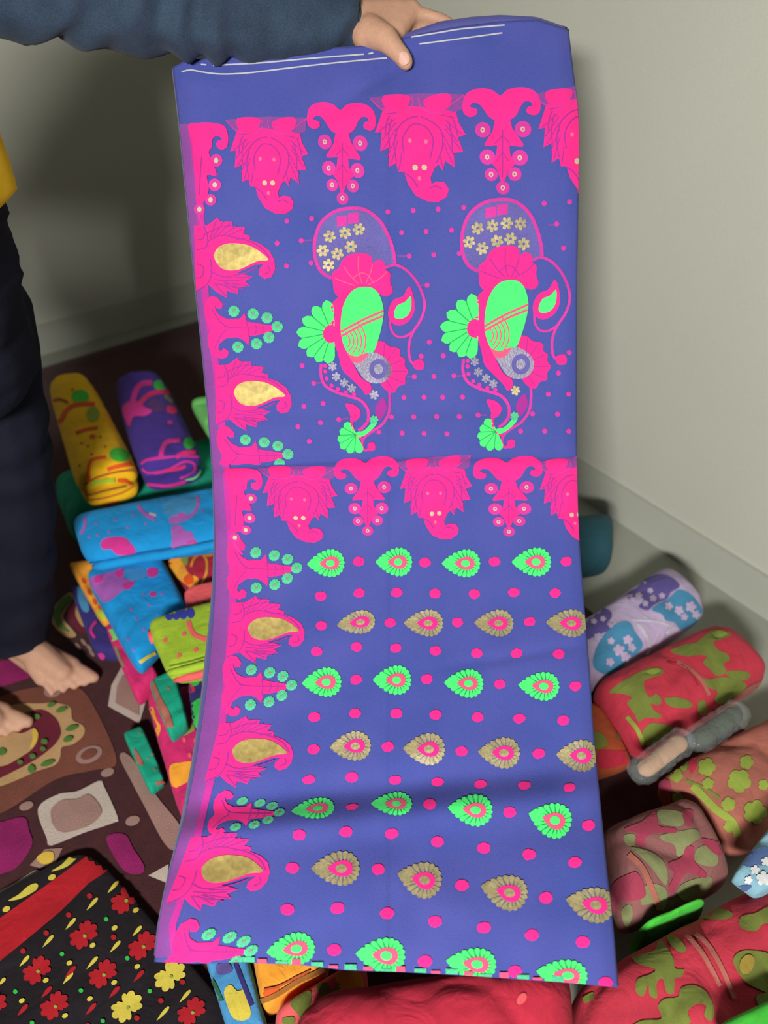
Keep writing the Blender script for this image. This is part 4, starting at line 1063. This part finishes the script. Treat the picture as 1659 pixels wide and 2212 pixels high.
def paisley_side(c, sx, sy, shear, g=M_GO):
    W = lambda p: warp(p, SPA, c, sx, sy, shear)
    lay = [(W(SPO), M_PK, 0)] + [(W(stroke(l, 2.6)), M_PKD, 1) for l in SPL] + [(W(stroke(l, 2.2)), M_PKD, 1) for l in SFEA]
    m_ = motif('side_paisley_motif', lay)
    motif('gold_drop', [(W(spline(SPG)), g, 2)], parent=m_)
paisley_side((520, 555), 1.06, 1.10, 0.0)
paisley_side((560, 850), 1.0, 1.0, 0.0)
paisley_side((590, 1358), 1.0, 0.92, -0.14)
paisley_side((561, 1622), 1.08, 0.98, -0.28)
paisley_side((502, 1877), 1.22, 1.12, -0.40)

# ---- side border: sprig with green beads
SSO = C3([(150, 900), (160, 830), (200, 790), (250, 800), (292, 850), (288, 886), (250, 888), (228, 862), (240, 900), (270, 940), (330, 970), (430, 965), (462, 922), (482, 990), (550, 1000), (620, 1012), (680, 1018), (680, 1060), (620, 1082), (550, 1097), (502, 1100), (496, 1172), (450, 1130), (400, 1110), (320, 1120), (268, 1160), (258, 1208), (284, 1218), (302, 1195), (340, 1222), (330, 1265), (280, 1280), (220, 1250), (185, 1190), (175, 1110), (200, 1050), (165, 980)])
SSB = [(380, 908), (530, 930), (638, 960), (718, 1030), (652, 1112), (557, 1162), (412, 1187)]
SSA = C3([(718, 1030)])[0]
def sprig_side(c, sx, sy, shear, ymax=None, wash=True):
    W = lambda p: warp(p, SSA, c, sx, sy, shear)
    lay = [(W(SSO), M_PK, 0)]; beads = []
    for a in ([(300, 1030), (450, 1040), (660, 1040)], [(210, 900), (280, 1000), (330, 1030)], [(230, 1200), (270, 1110), (320, 1050)], [(540, 1010), (560, 1045), (545, 1085)], [(600, 1020), (615, 1045), (600, 1075)], [(470, 980), (490, 1040), (490, 1110)]):
        lay.append((W(stroke(C3(a), 2.2)), M_PKD, 1))
    for x, y in SSB:
        q = C3([(x, y)])[0]
        beads.append((W(flower(q[0], q[1], 12.4, 10, 0, .9)), W(flower(q[0], q[1], 4.5, 5, .3, .4))))
    m_ = motif('side_sprig_motif', lay, ymax=ymax)
    for p0, p1 in beads: motif('bead_motif', [(p0, M_BEAD, 1), (p1, M_BEADD, 2)], ymax=ymax, parent=m_)
sprig_side((599, 706), 1.0, 1.0, 0.0)
sprig_side((622, 981), 0.98, 0.92, 0.0, ymax=1004)
sprig_side((641, 1227), 0.98, 0.98, -0.10)
sprig_side((630, 1480), 0.98, 0.98, -0.14)
sprig_side((603, 1755), 0.96, 0.72, -0.42)
sprig_side((542, 2054), 1.16, 1.05, -0.5)

# ---- vase figures in the upper field
def fan(hub, tips, wd): return [petal(hub, t, wd) for t in tips]
def vase(du):
    def W(p):
        out = []
        for x, y in C4(p):
            y2 = y - (0 if du == 0 else 19 - 13 * (y - 450) / 530.0)
            u = (x - Lx(y)) / (Rx(y) - Lx(y)) + du
            out.append((Lx(y2) + u * (Rx(y2) - Lx(y2)), y2))
        return out
    def S(p, wd): return W([(x * 2.592, y * 2.592) for x, y in []]) if False else W([(x, y) for x, y in stroke(p, wd)])
    lay = []
    arch = [(250, 470), (190, 430), (157, 350), (157, 250), (190, 160), (260, 100), (350, 78), (440, 88), (520, 150), (570, 240), (598, 330), (605, 395)]
    lay.append((W(spline(arch + [(450, 420), (330, 440)], step=14)), M_NET, 0))
    lay.append((S(arch, 19), M_BER, 1))
    for x, y in ((308, 148), (372, 132)): lay.append((W(resample([(x - 30, y - 25), (x + 30, y - 33), (x + 32, y + 25), (x - 28, y + 33)], 12)), M_BER, 1))
    for x, y in ((238, 235), (325, 215), (402, 195), (200, 315), (282, 332), (357, 292), (232, 395)) if du == 0 else ((238, 235), (320, 222), (400, 208), (478, 210), (195, 310), (270, 345), (350, 305), (425, 292), (500, 320)):
        lay.append((W(flower(x, y, 36, 6, x, .5)), M_GOP, 2)); lay.append((W(ell(x, y, 8)), M_NET, 3))
    lay.append((W(spline([(330, 560), (270, 590), (245, 640), (268, 675), (245, 720), (205, 755), (203, 800), (240, 832), (265, 842), (288, 900), (310, 980), (360, 1032), (420, 1090), (442, 1122), (470, 1100), (465, 1060), (410, 1020), (360, 920), (340, 830), (330, 740), (340, 640)], step=10)), M_PK, 2))
    lay.append((W(spline([(268, 552), (258, 500), (256, 440), (290, 412), (308, 372), (340, 342), (390, 330), (440, 330), (475, 352), (480, 385), (510, 365), (545, 380), (552, 420), (578, 442), (578, 490), (592, 540), (560, 570), (510, 560), (430, 560), (350, 570), (310, 585)], step=10)), M_PK, 2))
    for a in ([(420, 500), (400, 420), (400, 345)], [(440, 500), (470, 430), (478, 390)], [(400, 500), (350, 450), (315, 400)], [(455, 505), (520, 470), (560, 430)], [(380, 510), (320, 490), (270, 470)], [(370, 470), (410, 440), (450, 450), (480, 490)]):
        lay.append((S(a, 6), M_PKD if du else M_CO, 3))
    lay.append((W(spline([(490, 870), (500, 825), (540, 825), (572, 850), (600, 855), (632, 868), (635, 905), (660, 922), (660, 960), (680, 990), (662, 1022), (660, 1062), (622, 1075), (602, 1108), (560, 1100), (520, 1050), (520, 960), (500, 910)], step=10)), M_PK, 2))
    for a in ([(540, 930), (545, 835)], [(555, 940), (605, 870)], [(570, 960), (650, 925)], [(578, 990), (670, 990)], [(570, 1020), (650, 1055)], [(555, 1040), (595, 1095)]): lay.append((S(a, 5), M_PKD, 3))
    lay.append((W(spline([(430, 518), (480, 525), (520, 568), (541, 650), (530, 740), (505, 830), (482, 882), (440, 888), (400, 905), (375, 905), (338, 885), (310, 820), (300, 740), (310, 640), (340, 570), (380, 530)], step=10)), M_GR, 4))
    lay.append((W(spline([(338, 885), (375, 900), (400, 900), (440, 885), (482, 882), (545, 912), (582, 960), (580, 1010), (545, 1048), (490, 1058), (440, 1040), (400, 990)], step=10)), M_SIL, 3))
    lay.append((W(ell(512, 978, 52, 56)), M_NET, 4)); lay.append((W(ell(512, 978, 26, 28)), M_SIL, 5))
    lay.append((W(spline([(338, 885), (380, 905), (440, 890), (460, 880), (430, 930), (390, 945), (360, 930)], step=10)), M_CO, 4))
    lay.append((S([(302, 770), (420, 705), (540, 652)], 13), M_CO, 5)); lay.append((S([(302, 795), (420, 730), (538, 680)], 13), M_CO, 5))
    for r in (42, 64, 86, 108, 132):
        lay.append((S([(312 + r * .97 * math.cos(a), 822 + r * math.sin(a)) for a in np.linspace(-.85 if r > 60 else -1.2, .95 if r < 100 else .62, 9)], 7), M_CO, 5))
    tips = [(218, 592), (145, 628), (85, 695), (52, 772), (62, 848), (112, 905), (165, 938), (226, 948)]
    for p in fan((262, 775), tips, 66): lay.append((W(p), M_GR, 2))
    for i in range(len(tips) - 1):
        mx, my = (tips[i][0] + tips[i + 1][0]) / 2, (tips[i][1] + tips[i + 1][1]) / 2
        lay.append((S([(250, 775), (mx + (250 - mx) * .12, my + (775 - my) * .12)], 5), M_GRD, 3))
    lay.append((W(ell(245, 782, 42, 50)), M_PK, 4))
    lay.append((S([(548, 412), (600, 395), (660, 418), (720, 480), (760, 560), (770, 630), (750, 700), (712, 760), (690, 810), (682, 870), (692, 930), (720, 958)], 15), M_BER, 1))
    lay.append((W(spline([(705, 945), (730, 925), (762, 930), (765, 975), (720, 978)], step=8)), M_PK, 2))
    lay.append((S([(577, 690), (582, 750), (612, 792), (660, 795), (708, 765)], 13), M_BER, 1))
    lay.append((W(spline([(570, 640), (600, 590), (650, 568), (682, 515), (706, 560), (716, 640), (690, 700), (640, 732), (600, 726), (570, 690)], step=8)), M_PK, 2))
    lay.append((W(spline([(600, 665), (618, 622), (660, 602), (692, 572), (695, 632), (676, 676), (640, 696), (606, 692)], step=8)), M_GR, 3))
    lay.append((S([(192, 950), (190, 1010), (215, 1070), (280, 1108), (350, 1130), (410, 1152), (450, 1200), (455, 1260), (430, 1300), (400, 1322)], 17), M_BER, 1))
    for x, y in ((215, 990), (222, 1030), (250, 1070), (285, 1090), (330, 1108), (375, 1118), (215, 960)): lay.append((W(ell(x, y, 12)), M_BER, 1))
    for x, y in ((255, 963), (276, 1020), (320, 1055), (362, 1085)): lay.append((W(flower(x, y, 26, 6, x, .5)), M_SIL, 2))
    lay.append((W(flower(488, 1122, 28, 6, .2, .5)), M_GOP if du else M_SIL, 2))
    lay.append((S([(572, 1090), (576, 1160), (568, 1230), (530, 1290), (470, 1330), (432, 1362), (420, 1400), (436, 1432), (470, 1420)], 15), M_BER, 1))
    lay.append((W(spline([(455, 1395), (488, 1390), (492, 1428), (455, 1435)], step=8)), M_PK, 2))
    lay.append((W(spline([(500, 1180), (540, 1140), (558, 1200), (520, 1262), (496, 1230)], step=9)), M_PKD, 0))
    lay.append((W(spline([(328, 1172), (380, 1180), (412, 1215), (402, 1252), (368, 1272), (352, 1230)], step=8)), M_PK, 2))
    lay.append((S([(360, 1250), (368, 1310), (392, 1352), (425, 1368)], 13), M_PK, 2))
    t2 = [(322, 1280), (293, 1325), (282, 1375), (300, 1422), (345, 1450), (408, 1450)]
    for p in fan((388, 1345), t2, 48): lay.append((W(p), M_GR, 2))
    for i in range(len(t2) - 1):
        mx, my = (t2[i][0] + t2[i + 1][0]) / 2, (t2[i][1] + t2[i + 1][1]) / 2
        lay.append((S([(385, 1345), (mx, my)], 4), M_GRD, 3))
    lay.append((W(spline([(388, 1332), (430, 1322), (470, 1282), (490, 1258), (506, 1275), (480, 1312), (432, 1350), (400, 1358)], step=8)), M_GR, 3))
    lay.append((W(flower(487, 1262, 25, 7, 0, .75)), M_BEAD, 4))
    motif('vase_motif', lay)
vase(0.0)
vase(0.382)

# ---- small dots of the upper field
SD = C4([(138, 135), (565, 97), (707, 90), (846, 82), (990, 73), (1440, 50), (1582, 42), (80, 258), (642, 213), (779, 207), (921, 200), (1510, 165), (1548, 300), (822, 338), (684, 345), (965, 330), (135, 383), (797, 826), (875, 903), (85, 958), (823, 1018), (713, 1020), (655, 1136), (768, 1135), (872, 1135), (983, 1134), (95, 1186), (202, 1170), (1463, 1118), (1577, 1118), (710, 1245), (838, 1243), (965, 1243), (1515, 1230), (188, 1277), (62, 1300), (645, 1336), (768, 1338), (896, 1340), (1443, 1325), (1578, 1326), (125, 1382), (150, 1057), (290, 1260), (785, 507), (752, 905), (935, 1015), (1070, 1235), (1580, 885), (1520, 1000), (1375, 1228), (515, 1330), (585, 1245), (1308, 1325)]) + C3([(793, 207), (717, 380), (790, 557)])
for x, y in SD: motif('dot_motif', [(ell(x, y, 5.4, 5.6, n=12), M_BER)])
for a, b in (((88, 258), (145, 256)), ((690, 345), (618, 345)), ((965, 328), (1000, 322)), ((158, 1057), (200, 1052)), ((713, 1020), (672, 1020)), ((752, 507), (785, 507)), ((296, 1260), (350, 1250)), ((1076, 1235), (1120, 1235)), ((945, 1016), (985, 1014)), ((515, 1330), (470, 1332)), ((1510, 168), (1462, 172))):
    motif('thread_motif', [(stroke(C4([a, b]), 3.4), M_SEL)], base=0)

# ---- rows of teardrops and dots in the lower field
def drop(x, y, wd, hg, rot, kind):
    n = 22
    outer, line = (M_GR, M_GRD) if kind == 'green' else (M_GOP, M_SIL)
    lay = []
    cx = x + wd * 0.09 * math.cos(rot); cy = y + wd * 0.09 * math.sin(rot)
    tips = teardrop(x, y, wd * 1.0, hg * 1.0, rot, n=n)
    inner = teardrop(cx, cy, wd * .44, hg * .40, rot, n=n)
    lay.append((teardrop(x, y, wd * .93, hg * .93, rot, n=40), line, 0))
    for i in range(n):
        lay.append((petal(inner[i], tips[i], max(4.6, (wd + hg) * 0.062), 8), outer, 1))
    m_ = motif('green_teardrop_motif' if kind == 'green' else 'gold_teardrop_motif', lay)
    motif('teardrop_centre', [(teardrop(cx, cy, wd * .52, hg * .46, rot), M_CO if kind == 'green' else M_PK, 2), (ell(cx + wd * .025, cy, wd * .115, hg * .12, rot), M_GR if kind == 'green' else M_GOP, 3)], parent=m_)
GRN = [(704, 1217, 82, 64, -.05), (851, 1214, 80, 66, 0), (996, 1217, 84, 64, 0), (1148, 1214, 86, 66, 0),
       (695, 1474, 86, 68, -.05), (847, 1469, 84, 68, 0), (1002, 1476, 86, 66, .04), (1164, 1482, 90, 66, .06),
       (676, 1747, 94, 48, -.12), (846, 1736, 90, 54, 0), (1016, 1749, 98, 74, .1), (1188, 1770, 96, 82, .28),
       (628, 2051, 106, 74, -.12), (822, 2064, 108, 84, .08), (1018, 2082, 110, 76, .12), (1214, 2106, 112, 74, .15)]
GLD = [(769, 1345, 84, 54, -.15), (915, 1346, 86, 62, 0), (1067, 1346, 86, 62, .02), (1224, 1346, 90, 64, .05),
       (757, 1612, 90, 68, -.06), (916, 1618, 92, 74, .03), (1078, 1626, 92, 72, .05), (1246, 1632, 90, 74, .05),
       (725, 1876, 106, 80, .0), (906, 1899, 98, 84, .25), (1089, 1926, 104, 82, .25), (1275, 1953, 108, 82, .2)]
for q in GRN: drop(*q, 'green')
for q in GLD: drop(*q, 'gold')
DOTS = [(775, 1213), (918, 1215), (1068, 1213), (1223, 1213), (693, 1288), (776, 1281), (857, 1280), (940, 1282), (1025, 1283), (1110, 1280), (1199, 1281),
        (694, 1352), (843, 1345), (988, 1344), (1144, 1343), (684, 1407), (770, 1397), (855, 1400), (941, 1406), (1030, 1411), (1116, 1411), (1207, 1413),
        (769, 1468), (922, 1467), (1080, 1478), (1243, 1482), (679, 1549), (767, 1541), (856, 1541), (941, 1544), (1032, 1549), (1122, 1552), (1217, 1556),
        (677, 1619), (838, 1613), (997, 1623), (1164, 1628), (667, 1684), (760, 1679), (853, 1685), (945, 1689), (1038, 1694), (1133, 1697), (1230, 1701),
        (760, 1743), (928, 1737), (1101, 1755), (1271, 1783), (646, 1804), (747, 1797), (846, 1801), (945, 1818), (1045, 1832), (1143, 1846), (1242, 1863),
        (632, 1875), (817, 1878), (998, 1912), (1179, 1939), (621, 1965), (729, 1962), (836, 1973), (940, 1991), (1045, 2004), (1149, 2020), (1259, 2035),
        (722, 2052), (918, 2077), (1112, 2099), (1308, 2123)]
for x, y in DOTS:
    k = 1.0 + max(0, y - 1400) / 2600.0
    fy = 0.72 if abs(y - 1695) < 14 else (0.5 if abs(y - 1743) < 4 and x < 800 else 0.86)
    jr = random.Random(int(x * 7 + y))
    motif('dot_motif', [([(px + jr.uniform(-.9, .9), py + jr.uniform(-.9, .9)) for px, py in ell(x, y, 12.3 * k, 12 * k * fy, -.1, n=16)], M_PK)])

# ---- dashes stitched along the lower hem
x = 524
cols = [M_BEAD, M_CO]
i_ = 0
while x < 1230:
    wdt = 26 if i_ % 2 == 0 else 20
    y = ybot(x)
    if 524 <= x < 1240 and not (640 < x % 200 < 0):
        motif('hem_dash', [([(x, y - 12 + (i_ % 3) * 3), (x + wdt, y - 12 + (i_ % 3) * 3), (x + wdt, ybot(x + wdt) - 1), (x, y - 1)], cols[i_ % 2])], base=4)
    x += wdt + (12 if i_ % 2 else 6) + (i_ * 7) % 11; i_ += 1

# ================================================================== THE PERSON HOLDING THE SARI
ICO = None
def ico():
    global ICO
    if ICO is None:
        bm = bmesh.new(); bmesh.ops.create_icosphere(bm, subdivisions=2, radius=1.0)
        ICO = ([v.co.copy() for v in bm.verts], [[v.index for v in f.verts] for f in bm.faces]); bm.free()
    return ICO
class Blob:
    """overlapping balls along bones, fused into one continuous skin by a voxel remesh"""
    def __init__(s): s.v = []; s.f = []
    def ball(s, c, r, rot=None):
        V, Fc = ico(); b = len(s.v)
        r = (r, r, r) if isinstance(r, (int, float)) else r
        for p in V:
            q = Vector((p.x * r[0], p.y * r[1], p.z * r[2]))
            if rot is not None: q = rot @ q
            s.v.append(Vector(c) + q)
        s.f += [[b + i for i in f] for f in Fc]
    def bone(s, pts):
        """pts: [(point, radius), ...]"""
        for (a, ra), (b, rb) in zip(pts[:-1], pts[1:]):
            a = Vector(a); b = Vector(b); n = max(2, int((b - a).length / (min(ra, rb) * 0.30)))
            for i in range(n + 1):
                t = i / n; s.ball(a.lerp(b, t), ra + (rb - ra) * t)
    def build(s, name, mat, parent, voxel, smooth_it, shape=None):
        me = bpy.data.meshes.new(name + '_raw'); me.from_pydata([tuple(v) for v in s.v], [], s.f)
        o = bpy.data.objects.new(name + '_raw', me); COL.objects.link(o)
        md = o.modifiers.new('r', 'REMESH'); md.mode = 'VOXEL'; md.voxel_size = voxel
        ms = o.modifiers.new('s', 'SMOOTH'); ms.factor = 0.5; ms.iterations = smooth_it
        dg = bpy.context.evaluated_depsgraph_get(); ev = o.evaluated_get(dg)
        m2 = bpy.data.meshes.new_from_object(ev)
        V = [Vector(v.co) for v in m2.vertices]; Fc = [list(p.vertices) for p in m2.polygons]
        N_ = [Vector(v.normal) for v in m2.vertices]
        bpy.data.objects.remove(o); bpy.data.meshes.remove(me); bpy.data.meshes.remove(m2)
        if shape: V = [shape(p, n) for p, n in zip(V, N_)]
        return mesh_obj(name, V, Fc, mat, parent)

M_SKIN = fabric('skin', (190, 146, 120), rough=0.6, var=0.05, scale=300, blotch=40, sheen=0.0, bump=0.05)
M_JACK = fabric('jacket_blue', (46, 62, 80), var=0.2, scale=500, blotch=22, sheen=0.05, bump=0.4)
M_TROU = fabric('trouser_navy', (14, 16, 32), var=0.15, scale=500, blotch=14, sheen=0.0, bump=0.4)
M_YSH = fabric('shirt_yellow', (246, 200, 30), var=0.06)
M_HAIR = fabric('hair_black', (22, 18, 18), rough=0.5, var=0.2, scale=300)
M_NAIL = fabric('nail', (214, 172, 156), rough=0.35, var=0.03, bump=0)
PE = empty('person', (-0.86, 1.16, 0.012), 'person in dark blue sleeve and navy trousers, barefoot, holding up the sari', 'person')

DS = sari_depth(860, 110)
def H(px, py, dd): return at(px, py, DS + dd)
B = Blob()
# left arm to the hand
sh = Vector((-0.64, 1.32, 1.395)); wr = H(772, 48, 0.012)
elb = sh.lerp(wr, .5) + Vector((0, 0, -.012))
B.bone([(sh, .058), (elb, .045), (wr, .030)])
# palm: a flat block reaching from the wrist to the knuckles behind the cloth
for t in np.linspace(0, 1, 9):
    a = H(788, 34, 0.012).lerp(H(886, 24, 0.030), t)
    b = H(792, 76, 0.000).lerp(H(856, 62, 0.016), t)
    rr = .026 - .006 * t
    for k in np.linspace(0, 1, 4): B.ball(a.lerp(b, k), rr)
# ball of the thumb and thumb, in front of the cloth
B.bone([(H(800, 70, -.004), .027), (H(832, 82, -.018), .0215), (H(852, 104, -.022), .0165), (H(868, 122, -.021), .0150), (H(876, 134, -.019), .0135)])
# four fingers behind the cloth
for k, (y0, ln, dd) in enumerate(((30, 108, .026), (42, 118, .036), (56, 108, .044), (68, 86, .050))):
    B.bone([(H(872, y0, dd), .0120), (H(872 + ln * .45, y0 + 2, dd + .004), .0108), (H(872 + ln * .78, y0 + 12, dd), .0098), (H(872 + ln, y0 + 26, dd - .006), .0086)])
# the other arm, out of view; its pose is shaped to shade the left wall
sr = Vector((-0.78, 1.00, 1.385)); er = Vector((-0.985, 1.02, 1.13)); wrr = Vector((-0.955, 1.03, .90))
B.bone([(sr, .058), (er, .044), (wrr, .030)])
B.bone([(wrr, .032), (wrr + Vector((.012, 0, -.05)), .036), (wrr + Vector((.02, 0, -.085)), .034)])
for k in range(4):
    p = wrr + Vector((.045 - .024 * k, -.006 + .004 * k, -.09)); L_ = (.075, .082, .076, .06)[k]
    B.bone([(p, .0105), (p + Vector((.008, .012, -L_ * .55)), .0095), (p + Vector((.004, .03, -L_)), .0082)])
B.bone([(wrr + Vector((.03, .0, -.03)), .016), (wrr + Vector((.062, .012, -.06)), .0125), (wrr + Vector((.07, .02, -.095)), .0105)])
# trunk, neck, head
pel = Vector((-0.765, 1.20, .90)); che = Vector((-0.735, 1.18, 1.24)); nek = Vector((-0.665, 1.16, 1.46)); hed = Vector((-0.64, 1.15, 1.60))
for t in np.linspace(0, 1, 12):
    c = pel.lerp(che, t); B.ball(c, (.095 + .01 * t, .14 + .015 * math.sin(3.1 * t - .8), .09))
B.bone([(che + Vector((0, 0, .12)), .075), (nek, .052), (hed + Vector((-.01, 0, -.05)), .052)])
B.bone([(sh, .06), (che + Vector((0, 0, .14)), .07), (sr, .06)])
B.ball(hed, (.092, .075, .112)); B.ball(hed + Vector((.03, 0, -.055)), (.062, .058, .062))
B.bone([(hed + Vector((.088, 0, .012)), .012), (hed + Vector((.108, -.002, -.022)), .014)])
for s in (-1, 1): B.ball(hed + Vector((-.005, s * .078, -.008)), (.022, .010, .032))
B.bone([(hed + Vector((.082, -.02, -.062)), .010), (hed + Vector((.090, 0, -.062)), .011), (hed + Vector((.082, .02, -.062)), .010)])
# legs and feet
hl = Vector((-0.745, 1.30, .88)); kl = Vector((-0.765, 1.27, .50)); al = Vector((-0.885, 1.225, .095))
hr = Vector((-0.80, 1.10, .88)); kr = Vector((-0.90, 1.085, .48)); ar = Vector((-1.035, 1.085, .095))
for h_, k_, a_ in ((hl, kl, al), (hr, kr, ar)): B.bone([(h_, .082), (k_, .055), (a_, .036)])
FZ = 0.016
def foot(ankle, toe, side):
    a = Vector(ankle); d = Vector((toe[0] - a.x, toe[1] - a.y, 0)).normalized(); sd = Vector((-d.y, d.x, 0)) * side
    L_ = (Vector((toe[0], toe[1], 0)) - Vector((a.x, a.y, 0))).length
    B.bone([(a, .037), (a - d * .025 + Vector((0, 0, -.05)), .033), (Vector((a.x, a.y, FZ + .032)) - d * .038, .031)])
    B.bone([(a + Vector((0, 0, -.02)), .037), (Vector((a.x, a.y, FZ + .050)) + d * L_ * .38, .036), (Vector((a.x, a.y, FZ + .030)) + d * L_ * .70, .028)])
    for k in range(5):
        q = Vector((a.x, a.y, 0)) + d * L_ * (.70 - .035 * k) + sd * (.030 - .0165 * k)
        B.bone([(Vector((a.x, a.y, FZ + .038)) + d * L_ * .40 + sd * (.016 - .009 * k), .024), (q + Vector((0, 0, FZ + .024)), .0205 - .001 * k)])
        tl = (.062, .060, .054, .047, .038)[k]; r = (.0150, .0106, .0102, .0096, .0090)[k]
        e = q + d * tl + sd * (.004 - .003 * k)
        B.bone([(q + Vector((0, 0, FZ + .022)), r), (q.lerp(e, .6) + Vector((0, 0, FZ + .020)), r * .98), (e + Vector((0, 0, FZ + r * .9)), r * .95)])
    B.bone([(Vector((a.x, a.y, FZ + .022)) - d * .03 + sd * -.012, .020), (Vector((a.x, a.y, FZ + .020)) + d * L_ * .62 - sd * .026, .018)])
foot(al, (-0.700, 1.115), 1)
foot(ar, (-0.795, 0.985), 1)
def flat(p, n):
    p = p.copy()
    if p.z < FZ: p.z = FZ
    return p
B.build('body', M_SKIN, PE, 0.0048, 3, flat)

# nails
def nail(c, d, up, r, nm='thumbnail'):
    d = Vector(d).normalized(); up = Vector(up); up = (up - d * up.dot(d)).normalized(); sd = d.cross(up)
    vs = []; fs = []; n, m_ = 8, 8
    for i in range(n + 1):
        for j in range(m_ + 1):
            u = -1 + 2 * i / n; v = -1 + 2 * j / m_
            s_ = u * math.sqrt(max(0, 1 - .45 * v * v)); t_ = v * math.sqrt(max(0, 1 - .45 * u * u))
            vs.append(Vector(c) + sd * (s_ * r) + d * (t_ * r * 1.2) + up * (.0022 - .35 * r * u * u))
    for i in range(n):
        for j in range(m_): a = i * (m_ + 1) + j; fs.append([a, a + 1, a + m_ + 2, a + m_ + 1])
    return mesh_obj(nm, vs, fs, M_NAIL, PE)
tv = -ray(876, 130).normalized()
nail(H(872, 126, -.019) + tv * .0138, H(880, 140, -.018) - H(862, 114, -.021), tv, .0088)

# hair
Hh = Blob()
Hh.ball(hed + Vector((-.018, 0, .030)), (.092, .084, .098)); Hh.ball(hed + Vector((-.045, 0, -.02)), (.062, .078, .075))
Hh.build('hair', M_HAIR, PE, .007, 3)
# eyes
for s in (-1, 1):
    eb = Blob(); eb.ball(hed + Vector((.078, s * .030, .004)), .0125); eb.build('eye', fabric('eye_dark', (40, 30, 28), rough=.3), PE, .003, 1)

# trousers
T = Blob()
for t in np.linspace(0, 1, 9): T.ball(Vector((-0.765, 1.20, .80)).lerp(Vector((-0.735, 1.20, 1.07)), t), (.146, .186, .07))
for h_, k_, a_ in ((hl, kl, al), (hr, kr, ar)):
    low = a_ + Vector((.018, 0, .0))
    T.bone([(h_, .108), (k_ + Vector((-.01, 0, 0)), .088), (low, .078)])
def tr_shape(p, n):
    q = p + n * (0.006 * noise.noise(p * 9) + 0.004 * math.sin(p.z * 48 + 5 * noise.noise(p * 5)))
    if q.z < 0.098: q.z = 0.098 + 0.004 * noise.noise(p * 20)
    return q
T.build('trousers', M_TROU, PE, .010, 4, tr_shape)

# jacket: trunk and both sleeves
J = Blob()
for t in np.linspace(0, 1, 12):
    c = Vector((-0.730, 1.185, 1.262)).lerp(Vector((-0.720, 1.17, 1.36)), t)
    J.ball(c, (.162 - .012 * t, .196, .085))
J.bone([(sh, .080), (che + Vector((0, 0, .14)), .085), (sr, .080)])
J.bone([(nek + Vector((-.01, 0, -.05)), .072), (che + Vector((0, 0, .15)), .085)])
cuff = H(760, 46, 0.012)
J.bone([(sh, .086), (sh.lerp(cuff, .3) + Vector((0, 0, -.006)), .078), (sh.lerp(cuff, .62) + Vector((0, 0, -.012)), .074), (sh.lerp(cuff, .88), .058), (cuff, .0500)])
J.bone([(sr, .092), (er, .080), (wrr + Vector((0, 0, .03)), .060)])  # unseen sleeve, widened to fill out the shadow on the wall
ad = (cuff - sh).normalized()
def jk_shape(p, n):
    s_ = (p - sh).dot(ad)
    k = 0.0
    if s_ > 0.02:
        k = 0.0065 * math.sin(s_ * 62 + 7 * noise.noise(p * 7)) + 0.006 * noise.noise(Vector((s_ * 30, p.y * 8, p.z * 8)))
        k *= min(1, (s_ - .02) / .1)
    else:
        k = 0.010 * noise.noise(p * 7) + 0.004 * math.sin(p.z * 40 + 4 * noise.noise(p * 4))
    q = p + n * k
    end = (cuff - sh).length
    if s_ > end: q = q - ad * (s_ - end) * .95
    return q
J.build('jacket', M_JACK, PE, .009, 3, jk_shape)
# yellow shirt tail showing at the hip
Y = Blob()
for t in np.linspace(0, 1, 8): Y.ball(Vector((-0.731, 1.210, 1.105)).lerp(Vector((-0.726, 1.205, 1.22)), t), (.160 - .004 * t, .196, .035))
Y.build('shirt_tail', M_YSH, PE, .008, 4, lambda p, n: p + n * .004 * noise.noise(p * 14))
